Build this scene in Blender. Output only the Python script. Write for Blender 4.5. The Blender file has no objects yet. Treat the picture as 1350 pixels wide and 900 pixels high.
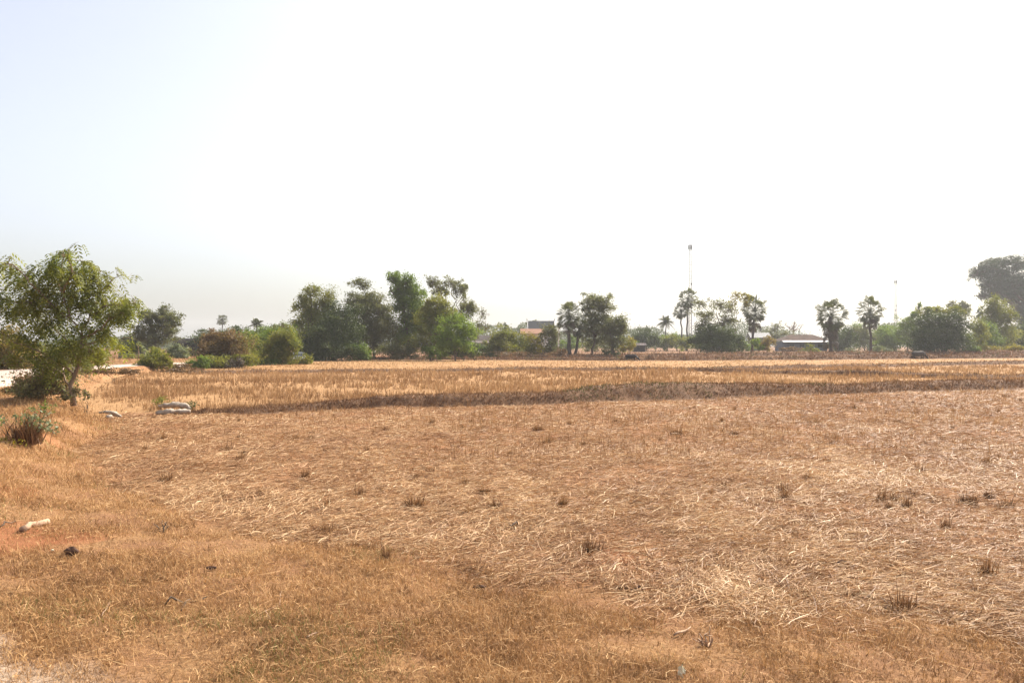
import bpy, math, random
import numpy as np
from mathutils import Vector

R = math.radians
rng = np.random.default_rng(7)
random.seed(7)
F = 1050.0      # focal length in photograph pixels
HZ = 455.0      # horizon row
CAMH = 2.4      # eye above the field
scene = bpy.context.scene
col = scene.collection

# ------------------------------------------------------------------ helpers
def _hash(ix, iy, s):
    v = np.sin(ix * 127.1 + iy * 311.7 + s * 74.7) * 43758.5453
    return v - np.floor(v)

def vn(x, y, s=0):
    x = np.asarray(x, float); y = np.asarray(y, float)
    ix = np.floor(x); iy = np.floor(y)
    fx = x - ix; fy = y - iy
    fx = fx * fx * (3 - 2 * fx); fy = fy * fy * (3 - 2 * fy)
    a = _hash(ix, iy, s); b = _hash(ix + 1, iy, s)
    c = _hash(ix, iy + 1, s); d = _hash(ix + 1, iy + 1, s)
    return (a * (1 - fx) + b * fx) * (1 - fy) + (c * (1 - fx) + d * fx) * fy

def fbm(x, y, s=0, o=4):
    t = 0; a = 0.5; n = 0
    for k in range(o):
        t = t + a * vn(x, y, s + k * 13); n += a
        x = np.asarray(x) * 2.03; y = np.asarray(y) * 2.03; a *= 0.5
    return t / n

def sstep(a, b, x):
    t = np.clip((np.asarray(x, float) - a) / (b - a), 0, 1)
    return t * t * (3 - 2 * t)

# ------------------------------------------------------------------ terrain
BX = np.array([-400, -60, -39, -32.5, -29.5, -18.2, -14.6, -11.5, -9.3, -6, -2.1, 1.3, 4.3, 10, 40, 400.])
BY = np.array([420, 150, 122, 75, 58, 33, 28, 23, 17, 12.6, 9.4, 7.3, 6.5, 5.9, 4.5, 3.])
def bnd(x): return np.interp(x, BX, BY)
def vdist(x, y):            # metres inside the grass verge (positive) or the straw field (negative)
    return (bnd(x) - y) * 0.7 + (fbm(np.asarray(x) * .9, np.asarray(y) * .9, 5) - .5) * 1.1
def tz(x, y):
    x = np.asarray(x, float); y = np.asarray(y, float)
    d = vdist(x, y)
    z = 0.14 * sstep(-.3, 2.2, d)
    z = z + 0.42 * sstep(0, 2.6, d) * sstep(-6, -10.5, x) * sstep(260, 160, y)
    z = z + (fbm(x * .22, y * .22, 1) - .5) * .16 * sstep(400, 40, np.abs(y))
    z = z + (fbm(x * 1.1, y * 1.1, 2) - .5) * .10 * sstep(90, 20, y)
    z = z + (fbm(x * 4.3, y * 4.3, 3, 3) - .5) * .045 * sstep(40, 14, y)
    z = z + .25 * sstep(130, 175, y) * fbm(x * .09, y * .09, 9) + .35 * sstep(150, 260, y)
    return z
def tz1(x, y): return float(tz(np.array([x]), np.array([y]))[0])

def X(px, D): return (px - 675.0) * D / F
def Z(py, D): return CAMH + (HZ - py) * D / F
def gD(py, z=0.0): return F * (CAMH - z) / (py - HZ)
def ground_at(px, py):
    D = gD(py)
    for _ in range(8):
        D = gD(py, tz1(X(px, D), D))
    return X(px, D), D, tz1(X(px, D), D)

# ------------------------------------------------------------------ mesh building
class MB:
    def __init__(s): s.v = []; s.f = []
    def add(s, v, f):
        o = len(s.v); s.v.extend([tuple(p) for p in v]); s.f.extend([tuple(i + o for i in q) for q in f])
    def box(s, c, d, rz=0.0):
        cx, cy, cz = c; hx, hy, hz = d[0] / 2, d[1] / 2, d[2] / 2
        co, si = math.cos(rz), math.sin(rz)
        v = []
        for z in (-hz, hz):
            for x, y in ((-hx, -hy), (hx, -hy), (hx, hy), (-hx, hy)):
                v.append((cx + x * co - y * si, cy + x * si + y * co, cz + z))
        s.add(v, [(0, 3, 2, 1), (4, 5, 6, 7), (0, 1, 5, 4), (1, 2, 6, 5), (2, 3, 7, 6), (3, 0, 4, 7)])
    def tube(s, pts, rad, n=6, cap=True):
        pts = [Vector(p) for p in pts]
        if len(pts) < 2: return
        if not hasattr(rad, '__len__'): rad = [rad] * len(pts)
        v = []; f = []
        up = Vector((0.31, 0.2, 0.93))
        for i, p in enumerate(pts):
            t = (pts[min(i + 1, len(pts) - 1)] - pts[max(i - 1, 0)])
            if t.length < 1e-9: t = Vector((0, 0, 1))
            t.normalize()
            a = t.cross(up)
            if a.length < .05: a = t.cross(Vector((1, 0, 0)))
            a.normalize(); b = t.cross(a)
            for k in range(n):
                th = 2 * math.pi * k / n
                v.append(p + (a * math.cos(th) + b * math.sin(th)) * rad[i])
        for i in range(len(pts) - 1):
            for k in range(n):
                k2 = (k + 1) % n
                f.append((i * n + k, i * n + k2, (i + 1) * n + k2, (i + 1) * n + k))
        if cap:
            f.append(tuple(range(n))[::-1]); f.append(tuple((len(pts) - 1) * n + k for k in range(n)))
        s.add(v, f)
    def ell(s, c, r, nu=12, nv=8, jit=0.0):
        v = []; f = []
        for j in range(nv + 1):
            ph = math.pi * j / nv
            for i in range(nu):
                th = 2 * math.pi * i / nu
                q = 1 + (random.random() - .5) * jit
                v.append((c[0] + r[0] * math.sin(ph) * math.cos(th) * q, c[1] + r[1] * math.sin(ph) * math.sin(th) * q, c[2] + r[2] * math.cos(ph) * q))
        for j in range(nv):
            for i in range(nu):
                i2 = (i + 1) % nu
                f.append((j * nu + i, (j + 1) * nu + i, (j + 1) * nu + i2, j * nu + i2))
        s.add(v, f)
    def build(s, name, mat, parent=None, loc=None, smooth=False):
        me = bpy.data.meshes.new(name)
        me.from_pydata(s.v, [], s.f); me.update()
        if smooth:
            me.polygons.foreach_set('use_smooth', [True] * len(me.polygons))
        return link(name, me, mat, parent, loc)

def link(name, me, mat, parent=None, loc=None):
    o = bpy.data.objects.new(name, me); col.objects.link(o)
    if mat: me.materials.append(mat)
    if parent: o.parent = parent
    if loc: o.location = loc
    return o

def np_mesh(name, V, Fq, mat, parent=None, loc=None, attr=None, smooth=False):
    me = bpy.data.meshes.new(name)
    V = np.ascontiguousarray(V, dtype=np.float32); Fq = np.ascontiguousarray(Fq, dtype=np.int32)
    k = Fq.shape[1]; n = len(Fq)
    me.vertices.add(len(V)); me.vertices.foreach_set('co', V.ravel())
    me.loops.add(n * k); me.loops.foreach_set('vertex_index', Fq.ravel())
    me.polygons.add(n); me.polygons.foreach_set('loop_start', np.arange(0, n * k, k, dtype=np.int32))
    me.update(calc_edges=True)
    if smooth: me.polygons.foreach_set('use_smooth', np.ones(n, dtype=bool))
    for an, av in (attr or {}).items():
        a = me.attributes.new(an, 'FLOAT', 'POINT'); a.data.foreach_set('value', np.ascontiguousarray(av, dtype=np.float32))
    return link(name, me, mat, parent, loc)

def tag(o, label, cat=None, group=None, kind=None):
    if label: o['label'] = label
    if cat: o['category'] = cat
    if group: o['group'] = group
    if kind: o['kind'] = kind
    return o

def empty(name, loc, label, cat, group=None, rz=0.0):
    o = bpy.data.objects.new(name, None); col.objects.link(o)
    o.location = loc; o.rotation_euler = (0, 0, rz); o.empty_display_size = .2
    return tag(o, label, cat, group)

def copy_tree(o, loc, rz, sc, label):
    c = o.copy(); col.objects.link(c); c.location = loc; c.rotation_euler = (0, 0, rz); c.scale = (sc, sc, sc)
    c['label'] = label
    for ch in o.children:
        d = ch.copy(); col.objects.link(d); d.parent = c
    return c

# ------------------------------------------------------------------ materials
def newmat(name):
    m = bpy.data.materials.new(name); m.use_nodes = True
    nt = m.node_tree; nt.nodes.clear()
    return m, nt, nt.nodes, nt.links
def N(ns, t, **kw):
    n = ns.new(t)
    for k, v in kw.items(): setattr(n, k, v)
    return n
def rgba(c): return (c[0], c[1], c[2], 1.0)
def mixc(ns, ls, fac, a, b, mode='MIX'):
    m = N(ns, 'ShaderNodeMix', data_type='RGBA', blend_type=mode)
    for sock, v in ((m.inputs[0], fac), (m.inputs[6], a), (m.inputs[7], b)):
        if isinstance(v, (int, float)): sock.default_value = v
        elif isinstance(v, tuple): sock.default_value = rgba(v)
        else: ls.new(v, sock)
    return m.outputs[2]
def noise(ns, ls, scale, detail=4, rough=.6, vec=None):
    n = N(ns, 'ShaderNodeTexNoise'); n.inputs['Scale'].default_value = scale
    n.inputs['Detail'].default_value = detail; n.inputs['Roughness'].default_value = rough
    if vec is not None: ls.new(vec, n.inputs['Vector'])
    return n.outputs['Fac']
def ramp(ns, ls, src, stops):
    r = N(ns, 'ShaderNodeValToRGB'); cr = r.color_ramp
    while len(cr.elements) < len(stops): cr.elements.new(.5)
    for e, (p, c) in zip(cr.elements, stops):
        e.position = p; e.color = rgba(c) if isinstance(c, tuple) else (c, c, c, 1)
    ls.new(src, r.inputs[0]); return r.outputs[0]

def leafmat(name, c1, c2, c3=None, trans=.38, rough=.55, tw=(1.25, 1.25, .7)):
    m, nt, ns, ls = newmat(name)
    g = N(ns, 'ShaderNodeNewGeometry')
    stops = [(0, c1), (.75, c2), (1, c3 or c2)]
    c = ramp(ns, ls, g.outputs['Random Per Island'], stops)
    tc = N(ns, 'ShaderNodeTexCoord')
    nz = noise(ns, ls, .55, 2, .5, tc.outputs['Object'])
    c = mixc(ns, ls, ramp(ns, ls, nz, [(.38, 0.), (.6, .8)]), c, c3 or c2)
    p = N(ns, 'ShaderNodeBsdfPrincipled'); p.inputs['Roughness'].default_value = rough
    p.inputs['Specular IOR Level'].default_value = .25
    ls.new(c, p.inputs['Base Color'])
    t = N(ns, 'ShaderNodeBsdfTranslucent')
    ls.new(mixc(ns, ls, 1.0, c, tw, 'MULTIPLY'), t.inputs['Color'])
    mx = N(ns, 'ShaderNodeMixShader'); mx.inputs[0].default_value = trans
    ls.new(p.outputs[0], mx.inputs[1]); ls.new(t.outputs[0], mx.inputs[2])
    o = N(ns, 'ShaderNodeOutputMaterial'); ls.new(mx.outputs[0], o.inputs[0])
    return m

def tonemat(name, stops, trans=.25, rough=.6, attr='tone'):
    m, nt, ns, ls = newmat(name)
    a = N(ns, 'ShaderNodeAttribute', attribute_name=attr)
    c = ramp(ns, ls, a.outputs['Fac'], stops)
    p = N(ns, 'ShaderNodeBsdfPrincipled'); p.inputs['Roughness'].default_value = rough
    p.inputs['Specular IOR Level'].default_value = .12
    ls.new(c, p.inputs['Base Color'])
    t = N(ns, 'ShaderNodeBsdfTranslucent'); ls.new(c, t.inputs['Color'])
    mx = N(ns, 'ShaderNodeMixShader'); mx.inputs[0].default_value = trans
    ls.new(p.outputs[0], mx.inputs[1]); ls.new(t.outputs[0], mx.inputs[2])
    o = N(ns, 'ShaderNodeOutputMaterial'); ls.new(mx.outputs[0], o.inputs[0])
    return m

def solid(name, c1, c2=None, scale=3.0, rough=.7, metal=0.0, bump=.0, stretch=None):
    m, nt, ns, ls = newmat(name)
    tc = N(ns, 'ShaderNodeTexCoord'); vec = tc.outputs['Object']
    if stretch:
        mp = N(ns, 'ShaderNodeMapping'); mp.inputs['Scale'].default_value = stretch
        ls.new(vec, mp.inputs['Vector']); vec = mp.outputs['Vector']
    nz = noise(ns, ls, scale, 5, .65, vec)
    c = mixc(ns, ls, ramp(ns, ls, nz, [(.35, 0.), (.68, 1.)]), c1, c2 or tuple(x * .7 for x in c1))
    p = N(ns, 'ShaderNodeBsdfPrincipled'); p.inputs['Roughness'].default_value = rough; p.inputs['Metallic'].default_value = metal
    p.inputs['Specular IOR Level'].default_value = .12 if rough > .5 else .5
    ls.new(c, p.inputs['Base Color'])
    if bump:
        b = N(ns, 'ShaderNodeBump'); b.inputs['Strength'].default_value = bump; b.inputs['Distance'].default_value = .05
        ls.new(nz, b.inputs['Height']); ls.new(b.outputs[0], p.inputs['Normal'])
    o = N(ns, 'ShaderNodeOutputMaterial'); ls.new(p.outputs[0], o.inputs[0])
    return m

M = {}
M['bark'] = solid('bark', (.15, .11, .08), (.08, .06, .045), 6, .9, 0, .6, (1, 1, .25))
M['bark_pale'] = solid('bark_pale', (.30, .22, .15), (.16, .11, .08), 6, .9, 0, .5, (1, 1, .25))
M['bark_palm'] = solid('bark_palm', (.12, .10, .085), (.06, .05, .045), 5, .9, 0, .5, (.4, .4, 4))
M['olive'] = leafmat('leaf_olive', (0.090, 0.113, 0.025), (0.145, 0.160, 0.034), (0.193, 0.186, 0.040), 0.5)
M['near'] = leafmat('leaf_near', (0.069, 0.094, 0.024), (0.133, 0.151, 0.034), (0.224, 0.224, 0.054), 0.48)
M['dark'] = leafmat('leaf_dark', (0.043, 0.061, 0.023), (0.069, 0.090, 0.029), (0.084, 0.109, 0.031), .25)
M['mid'] = leafmat('leaf_mid', (0.067, 0.110, 0.026), (0.112, 0.162, 0.035), (0.151, 0.206, 0.041), 0.48)
M['bright'] = leafmat('leaf_bright', (.085, .13, .022), (.13, .19, .03), (.18, .25, .04), 0.5)
M['greyg'] = leafmat('leaf_greygreen', (0.069, 0.081, 0.039), (0.115, 0.121, 0.054), (0.149, 0.149, 0.068), 0.45)
M['brownleaf'] = leafmat('leaf_brown', (.13, .085, .04), (.17, .12, .05), (.20, .125, .065), .35)
M['gold'] = leafmat('leaf_gold', (.16, .115, .03), (.22, .16, .045), (.26, .19, .05), .35)
M['yellowg'] = leafmat('leaf_yellowgreen', (.13, .13, .025), (.20, .19, .035), (.27, .21, .03), .45)
M['palmleaf'] = leafmat('leaf_palmyra', (0.055, 0.066, 0.033), (0.094, 0.105, 0.050), (0.121, 0.132, 0.055), .25, .45)
M['deadpalm'] = leafmat('leaf_dead_palm', (.10, .075, .05), (.14, .11, .075), (.08, .065, .05), .15)
M['shrubdry'] = leafmat('leaf_dry_scrub', (.16, .09, .045), (.22, .13, .065), (.13, .085, .05), .3)
M['giant'] = leafmat('leaf_giant', (.034, .05, .022), (.05, .068, .028), (.062, .078, .032), .25)
M['scrubolive'] = leafmat('leaf_scrub_olive', (.12, .115, .055), (.17, .16, .08), (.20, .17, .10), .45)
M['weed'] = leafmat('leaf_weed', (.10, .13, .06), (.16, .19, .10), (.2, .22, .13), .3)
M['straw'] = tonemat('straw', [(0, (0.153, 0.072, 0.032)), (.35, (0.335, 0.183, 0.085)), (.7, (0.505, 0.319, 0.162)), (1, (0.728, 0.533, 0.314))], .2, .5)
M['grass'] = tonemat('dry_grass', [(0, (0.106, 0.050, 0.021)), (.4, (0.281, 0.152, 0.062)), (.75, (0.458, 0.267, 0.114)), (.9, (0.622, 0.413, 0.203)), (1, (0.199, 0.174, 0.053))], .3, .6)
M['stubble'] = tonemat('stubble', [(0, (0.141, 0.068, 0.029)), (.4, (0.273, 0.152, 0.068)), (.8, (0.413, 0.260, 0.126)), (1, (0.544, 0.374, 0.204))], .35, .55)
M['bundgrass'] = tonemat('bund_grass', [(0, (0.070, 0.036, 0.021)), (.5, (0.180, 0.093, 0.048)), (.85, (0.302, 0.174, 0.086)), (1, (0.116, 0.106, 0.039))], .25, .7)
M['tuft'] = tonemat('tuft', [(0, (.028, .02, .016)), (.4, (.16, .08, .038)), (.8, (.42, .24, .10)), (1, (.6, .4, .2))], .25, .6)
M['white'] = solid('white_paint', (.82, .80, .76), (.70, .67, .62), 2, .7)
M['concrete'] = solid('concrete', (.43, .34, .28), (.37, .29, .24), .6, .9, 0, .1)
M['darkwood'] = solid('dark_wood', (.055, .045, .04), (.03, .026, .024), 3, .85, 0, .2, (1, 1, 6))
M['redroof'] = solid('orange_tile_roof', (.30, .155, .095), (.20, .11, .07), 4, .8, 0, .2, (4, .5, .5))
M['darkroof'] = solid('dark_tile_roof', (.045, .048, .052), (.03, .032, .036), 3, .6)
M['brownroof'] = solid('brown_sheet_roof', (.09, .065, .055), (.05, .04, .035), 1.5, .7)
M['greyroof'] = solid('grey_sheet_roof', (.075, .075, .08), (.06, .06, .062), 1.5, .5)
M['mottledroof'] = solid('mottled_brown_roof', (.125, .08, .06), (.055, .04, .032), .9, 1.0)
M['bluewall'] = solid('blue_grey_wall', (.12, .145, .19), (.085, .10, .13), .7, .8)
M['glass'] = solid('dark_window', (.03, .035, .04), (.02, .022, .026), 2, .15)
M['steel'] = solid('galvanised_steel', (.13, .13, .13), (.10, .10, .10), 4, .6, 0)
M['redsteel'] = solid('red_painted_steel', (.17, .13, .125), (.13, .10, .10), 4, .6, 0)
M['buffalo'] = solid('buffalo_hide', (.085, .072, .064), (.05, .042, .038), 3, .75)
M['calf'] = solid('dark_buffalo_hide', (.03, .024, .024), (.018, .015, .015), 3, .75)
M['horn'] = solid('horn', (.10, .09, .08), None, 5, .5)
M['sack'] = solid('woven_sack', (.46, .39, .31), (.28, .22, .17), 6, .85, 0, .6)
M['husk'] = solid('pale_husk', (.44, .30, .20), (.30, .19, .12), 14, .8, 0, .5)
M['clod'] = solid('dark_clod', (.11, .06, .04), (.06, .035, .025), 14, .95, 0, .7)
M['scrap'] = solid('white_scrap', (.72, .68, .5), (.55, .5, .34), 30, .8)
M['carpaint'] = solid('silver_car_paint', (.45, .46, .48), (.42, .43, .45), 1, .3, .4)
M['rubber'] = solid('rubber', (.02, .02, .02), None, 4, .9)
M['lamp'] = solid('clear_lens', (.7, .7, .68), None, 4, .2)
M['blueboard'] = solid('blue_board', (.25, .33, .42), (.2, .27, .35), 2, .7)
M['wallgrey'] = solid('old_wall', (.20, .19, .165), (.11, .11, .09), 1.2, .9)

# ground
def ground_mat():
    m, nt, ns, ls = newmat('field_ground')
    tc = N(ns, 'ShaderNodeTexCoord'); v = tc.outputs['Object']
    def A(n): return N(ns, 'ShaderNodeAttribute', attribute_name=n).outputs['Fac']
    n_big = noise(ns, ls, .35, 5, .6, v); n_mid = noise(ns, ls, 2.2, 6, .65, v); n_fine = noise(ns, ls, 22, 5, .7, v)
    mp = N(ns, 'ShaderNodeMapping'); mp.inputs['Scale'].default_value = (3, 16, 8); ls.new(v, mp.inputs['Vector'])
    n_str = noise(ns, ls, 1.6, 6, .7, mp.outputs['Vector'])
    soil = ramp(ns, ls, n_mid, [(.3, (0.148, 0.068, 0.030)), (.5, (0.240, 0.122, 0.057)), (.7, (0.309, 0.171, 0.087))])
    strawc = ramp(ns, ls, n_str, [(.3, (0.183, 0.081, 0.039)), (.5, (0.332, 0.171, 0.083)), (.68, (0.457, 0.269, 0.142))])
    field = mixc(ns, ls, ramp(ns, ls, n_big, [(.3, .45), (.6, .85)]), soil, strawc)
    verge = ramp(ns, ls, n_fine, [(.3, (0.138, 0.068, 0.030)), (.5, (0.269, 0.146, 0.065)), (.7, (0.367, 0.219, 0.103))])
    red = ramp(ns, ls, n_mid, [(.3, (0.178, 0.082, 0.038)), (.7, (0.273, 0.141, 0.073))])
    verge = mixc(ns, ls, ramp(ns, ls, noise(ns, ls, .8, 4, .6, v), [(.42, 0.), (.62, .8)]), verge, red)
    c = mixc(ns, ls, A('verge'), field, verge)
    f2 = ramp(ns, ls, n_str, [(.3, (0.199, 0.102, 0.042)), (.5, (0.325, 0.184, 0.082)), (.7, (0.430, 0.267, 0.133))])
    c = mixc(ns, ls, A('stub'), c, f2)
    scr = ramp(ns, ls, n_mid, [(.3, (0.136, 0.070, 0.036)), (.5, (0.210, 0.112, 0.059)), (.7, (0.273, 0.160, 0.077))])
    c = mixc(ns, ls, A('scrub'), c, scr)
    sand = ramp(ns, ls, n_fine, [(.3, (.32, .22, .14)), (.7, (.48, .36, .26))])
    c = mixc(ns, ls, A('sand'), c, sand)
    bare = ramp(ns, ls, n_mid, [(.3, (.22, .085, .036)), (.7, (.33, .145, .066))])
    c = mixc(ns, ls, A('bare'), c, bare)
    p = N(ns, 'ShaderNodeBsdfPrincipled'); p.inputs['Roughness'].default_value = .95
    p.inputs['Specular IOR Level'].default_value = .1
    ls.new(c, p.inputs['Base Color'])
    b = N(ns, 'ShaderNodeBump'); b.inputs['Strength'].default_value = .8; b.inputs['Distance'].default_value = .04
    ad = N(ns, 'ShaderNodeMath', operation='ADD'); ls.new(n_fine, ad.inputs[0]); ls.new(n_str, ad.inputs[1])
    ls.new(ad.outputs[0], b.inputs['Height']); ls.new(b.outputs[0], p.inputs['Normal'])
    o = N(ns, 'ShaderNodeOutputMaterial'); ls.new(p.outputs[0], o.inputs[0])
    return m
M['ground'] = ground_mat()
M['bund'] = solid('bund_soil', (0.196, 0.112, 0.064), (0.103, 0.062, 0.040), 2.2, .95, 0, .8)

# ------------------------------------------------------------------ bund lines (x, y, height, half width)
def pxline(pts): return [(X(px, D), D) for px, D in pts]
B1 = [(-11.6, 28.3, .12, .5), (-9.4, 28.0, .2, .55), (-6.5, 30.6, .27, .65), (-2.2, 31.6, .36, .75), (1.4, 32.9, .42, .85), (3.6, 34.2, .58, 1.15), (5.9, 35.2, .62, 1.2),
      (11.8, 38.4, .56, 1.15), (18.3, 40.9, .52, 1.1), (28.4, 45, .46, 1.1), (45, 52, .5, 1.1), (70, 61, .5, 1.1)]
B2 = [(-30, 76, .2, .6), (-26.7, 67, .22, .6), (-15, 71, .24, .6), (-5, 73, .24, .6), (1.8, 75, .3, .6), (12.7, 77, .2, .6), (24.5, 80, .35, .7), (40, 88, .3, .7), (75, 108, .4, .8), (120, 125, .4, .8)]
B2c = [(16, 77, .2, .6), (22, 66, .3, .7), (27, 61, .36, .8), (34, 57, .34, .8), (48, 58, .4, .8)]
B3 = [(-26, 128, .3, .8), (-15.8, 131, .45, 1), (0, 130, .35, 1), (20, 124, .5, 1.2), (38, 128, .45, 1.2), (54, 134, .6, 1.4), (75, 142, .65, 1.5), (95, 148, .6, 1.5), (140, 160, .6, 1.5)]
B4 = [(-12, 152, .4, 1.5), (15, 150, .5, 1.6), (45, 165, .5, 1.8), (80, 178, .6, 2), (130, 192, .6, 2)]
def bund_y(B, x): return np.interp(x, [b[0] for b in B], [b[1] for b in B])
BUNDS = [B1, B2, B2c, B3, B4]

def resample(B, step):
    B = np.array(B); d = np.r_[0, np.cumsum(np.hypot(np.diff(B[:, 0]), np.diff(B[:, 1])))]
    s = np.arange(0, d[-1], step)
    return np.stack([np.interp(s, d, B[:, k]) for k in range(4)], 1)

bund_grass_pts = []
def make_bund(B, label, step, seed):
    C = resample(B, step)
    # soften the corners
    for _ in range(int(3 / step)):
        C[1:-1] = (C[:-2] + 2 * C[1:-1] + C[2:]) / 4
    T = np.gradient(C[:, :2], axis=0); T /= np.linalg.norm(T, axis=1)[:, None]
    Nn = np.stack([-T[:, 1], T[:, 0]], 1)
    u = np.array([-1.15, -.95, -.8, -.66, -.52, -.38, -.2, 0, .2, .38, .55, .7, .85, 1, 1.15])
    prof = np.interp(np.abs(u), [0, .3, .5, .75, 1, 1.15], [1, .94, .8, .38, .05, -.12])
    V = np.zeros((len(C), len(u), 3))
    n = len(C); sidx = np.arange(n) * step
    for j, uu in enumerate(u):
        wob = (fbm(sidx * .9, np.full(n, j * .4), seed + 3) - .5) * .5
        P = C[:, :2] + Nn * ((uu + wob * .5) * C[:, 3])[:, None]
        hh = C[:, 2] * (.55 + .9 * fbm(sidx * .5 * step / .2 * .4, np.full(n, .3), seed)) * prof[j]
        taper = sstep(0, 1.2 / step, np.arange(n)) * sstep(0, 1.2 / step, np.arange(n)[::-1])
        V[:, j, 0] = P[:, 0]; V[:, j, 1] = P[:, 1]
        V[:, j, 2] = tz(P[:, 0], P[:, 1]) + hh * (.15 + .85 * taper) + (fbm(P[:, 0] * 2.5, P[:, 1] * 2.5, seed + 8, 3) - .5) * .16 * (prof[j] > 0)
    m = len(u); idx = np.arange(n * m).reshape(n, m)
    Fq = np.stack([idx[:-1, :-1], idx[1:, :-1], idx[1:, 1:], idx[:-1, 1:]], -1).reshape(-1, 4)
    o = np_mesh('bund', V.reshape(-1, 3), Fq, M['bund'], smooth=True)
    tag(o, label, 'bund', None, 'structure')
    return V
bv = []
for B, lab, st, sd in ((B1, 'tall brown earth bund crossing the field behind the flattened straw', .2, 21),
                       (B2, 'low earth bund behind the standing yellow stubble', .35, 22),
                       (B2c, 'short side bund joining the low bund on the far right', .35, 23),
                       (B3, 'far brown bund in front of the trees', .5, 24),
                       (B4, 'farthest scrubby bund under the palms', .6, 25)):
    bv.append(make_bund(B, lab, st, sd))

# ------------------------------------------------------------------ ground sheet
def make_ground():
    y = [-14.0]
    while y[-1] < 2200:
        d = abs(y[-1])
        y.append(y[-1] + (0.35 if y[-1] < 3 else max(.05, y[-1] * .0085)))
    y = np.array(y)
    nx = 420
    u = np.linspace(-1, 1, nx)
    uu = np.sign(u) * (np.abs(u) * .55 + .45 * np.abs(u) ** 3)
    hw = np.clip(y, 8, None) * 1.05 + 6
    hw = np.where(y > 300, hw * (1 + (y - 300) / 2500.), hw)
    XX = uu[None, :] * hw[:, None]; YY = np.repeat(y[:, None], nx, 1)
    ZZ = tz(XX, YY)
    V = np.stack([XX, YY, ZZ], -1).reshape(-1, 3)
    n = len(y); idx = np.arange(n * nx).reshape(n, nx)
    Fq = np.stack([idx[:-1, :-1], idx[:-1, 1:], idx[1:, 1:], idx[1:, :-1]], -1).reshape(-1, 4)
    x_, y_ = V[:, 0], V[:, 1]
    d = vdist(x_, y_)
    verge = sstep(-.25, .35, d)
    b1 = bund_y(B1, x_); b3 = bund_y(B3, x_)
    wob = (fbm(x_ * .3, y_ * .3, 31) - .5) * 4
    stub = (1 - verge) * sstep(-.5, .5, y_ - b1) * sstep(2, -2, y_ - b3)
    scrub = np.clip(sstep(-2, 3, y_ - b3 + wob), 0, 1)
    sand = sstep(.9, .1, (y_ + .8 * x_) - 2.5 + (fbm(x_ * 2, y_ * 2, 41) - .5) * .9) * (x_ < -1.5) * (y_ > 2)
    bare = np.zeros(len(x_))
    for px, py, rx, ry in ((6, 585, .9, .9), (25, 690, 1.1, .7), (575, 705, .5, .5), (800, 735, .5, .35), (1095, 715, .3, .2), (20, 640, .4, .4), (490, 470, 12, 3)):
        D = gD(py, .3 if px < 300 else 0.05); cx = X(px, D)
        q = np.hypot((x_ - cx) / rx, (y_ - D) / (ry * 1.6)) + (fbm(x_ * 1.7, y_ * 1.7, 47) - .5) * 1.2
        bare = np.maximum(bare, sstep(1.1, .5, q))
    o = np_mesh('ground', V, Fq, M['ground'], attr=dict(verge=verge, stub=stub, scrub=scrub, sand=sand, bare=bare), smooth=True)
    tag(o, 'flat dry earth of the harvested rice fields', 'ground', None, 'structure')
make_ground()

# road on the left, pale concrete
def make_road():
    C = np.array([(-17.5, 17), (-22.3, 27), (-28.4, 42), (-34.2, 56), (-34.6, 70), (-34.2, 85), (-34.4, 115), (-37, 170), (-45, 260)], float)
    d = np.r_[0, np.cumsum(np.hypot(*np.diff(C, axis=0).T))]
    s = np.arange(0, d[-1], 1.0)
    P = np.stack([np.interp(s, d, C[:, 0]), np.interp(s, d, C[:, 1])], 1)
    for _ in range(12): P[1:-1] = (P[:-2] + 2 * P[1:-1] + P[2:]) / 4
    T = np.gradient(P, axis=0); T /= np.linalg.norm(T, axis=1)[:, None]; Nn = np.stack([T[:, 1], -T[:, 0]], 1)
    zc = tz(P[:, 0], P[:, 1])
    k = np.ones(9) / 9; zc = np.convolve(np.pad(zc, 4, mode='edge'), k, 'valid') + .06
    offs = [(-3.3, -.5), (-3.0, 0), (-1, .02), (1, .02), (3.0, 0), (3.3, -.5)]
    wd = (1 - .45 * sstep(52, 70, P[:, 1]))[:, None]
    V = np.stack([np.concatenate([P + Nn * o * wd, (zc + h)[:, None]], 1) for o, h in offs], 1)
    n, m = V.shape[:2]; idx = np.arange(n * m).reshape(n, m)
    Fq = np.stack([idx[:-1, :-1], idx[:-1, 1:], idx[1:, 1:], idx[1:, :-1]], -1).reshape(-1, 4)
    o = np_mesh('road', V.reshape(-1, 3), Fq, M['concrete'])
    tag(o, 'pale concrete village road running away beside the fields', 'road', None, 'structure')
make_road()

# ------------------------------------------------------------------ strands and blades
def strands(P, ang, L, W, lift, arch, curve, roll, k=4):
    n = len(P); t = np.linspace(-.5, .5, k)
    th = ang[:, None] + curve[:, None] * t[None, :]
    dx = np.cos(th) * L[:, None]; dy = np.sin(th) * L[:, None]
    cx = P[:, 0, None] + dx * t; cy = P[:, 1, None] + dy * t
    cz = P[:, 2, None] + lift[:, None] * (t + .5) + arch[:, None] * (1 - 4 * t * t)
    w = W[:, None] * np.array([.7] + [1.] * (k - 2) + [.45])[None, :] * .5
    sx = -np.sin(th) * np.cos(roll)[:, None] * w; sy = np.cos(th) * np.cos(roll)[:, None] * w; sz = np.sin(roll)[:, None] * w
    V = np.empty((n, k, 2, 3))
    V[:, :, 0] = np.stack([cx - sx, cy - sy, cz - sz], -1); V[:, :, 1] = np.stack([cx + sx, cy + sy, cz + sz], -1)
    base = (np.arange(n) * k * 2)[:, None]
    j = np.arange(k - 1)[None, :] * 2
    Fq = np.stack([base + j, base + j + 1, base + j + 3, base + j + 2], -1).reshape(-1, 4)
    return V.reshape(-1, 3), Fq

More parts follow.
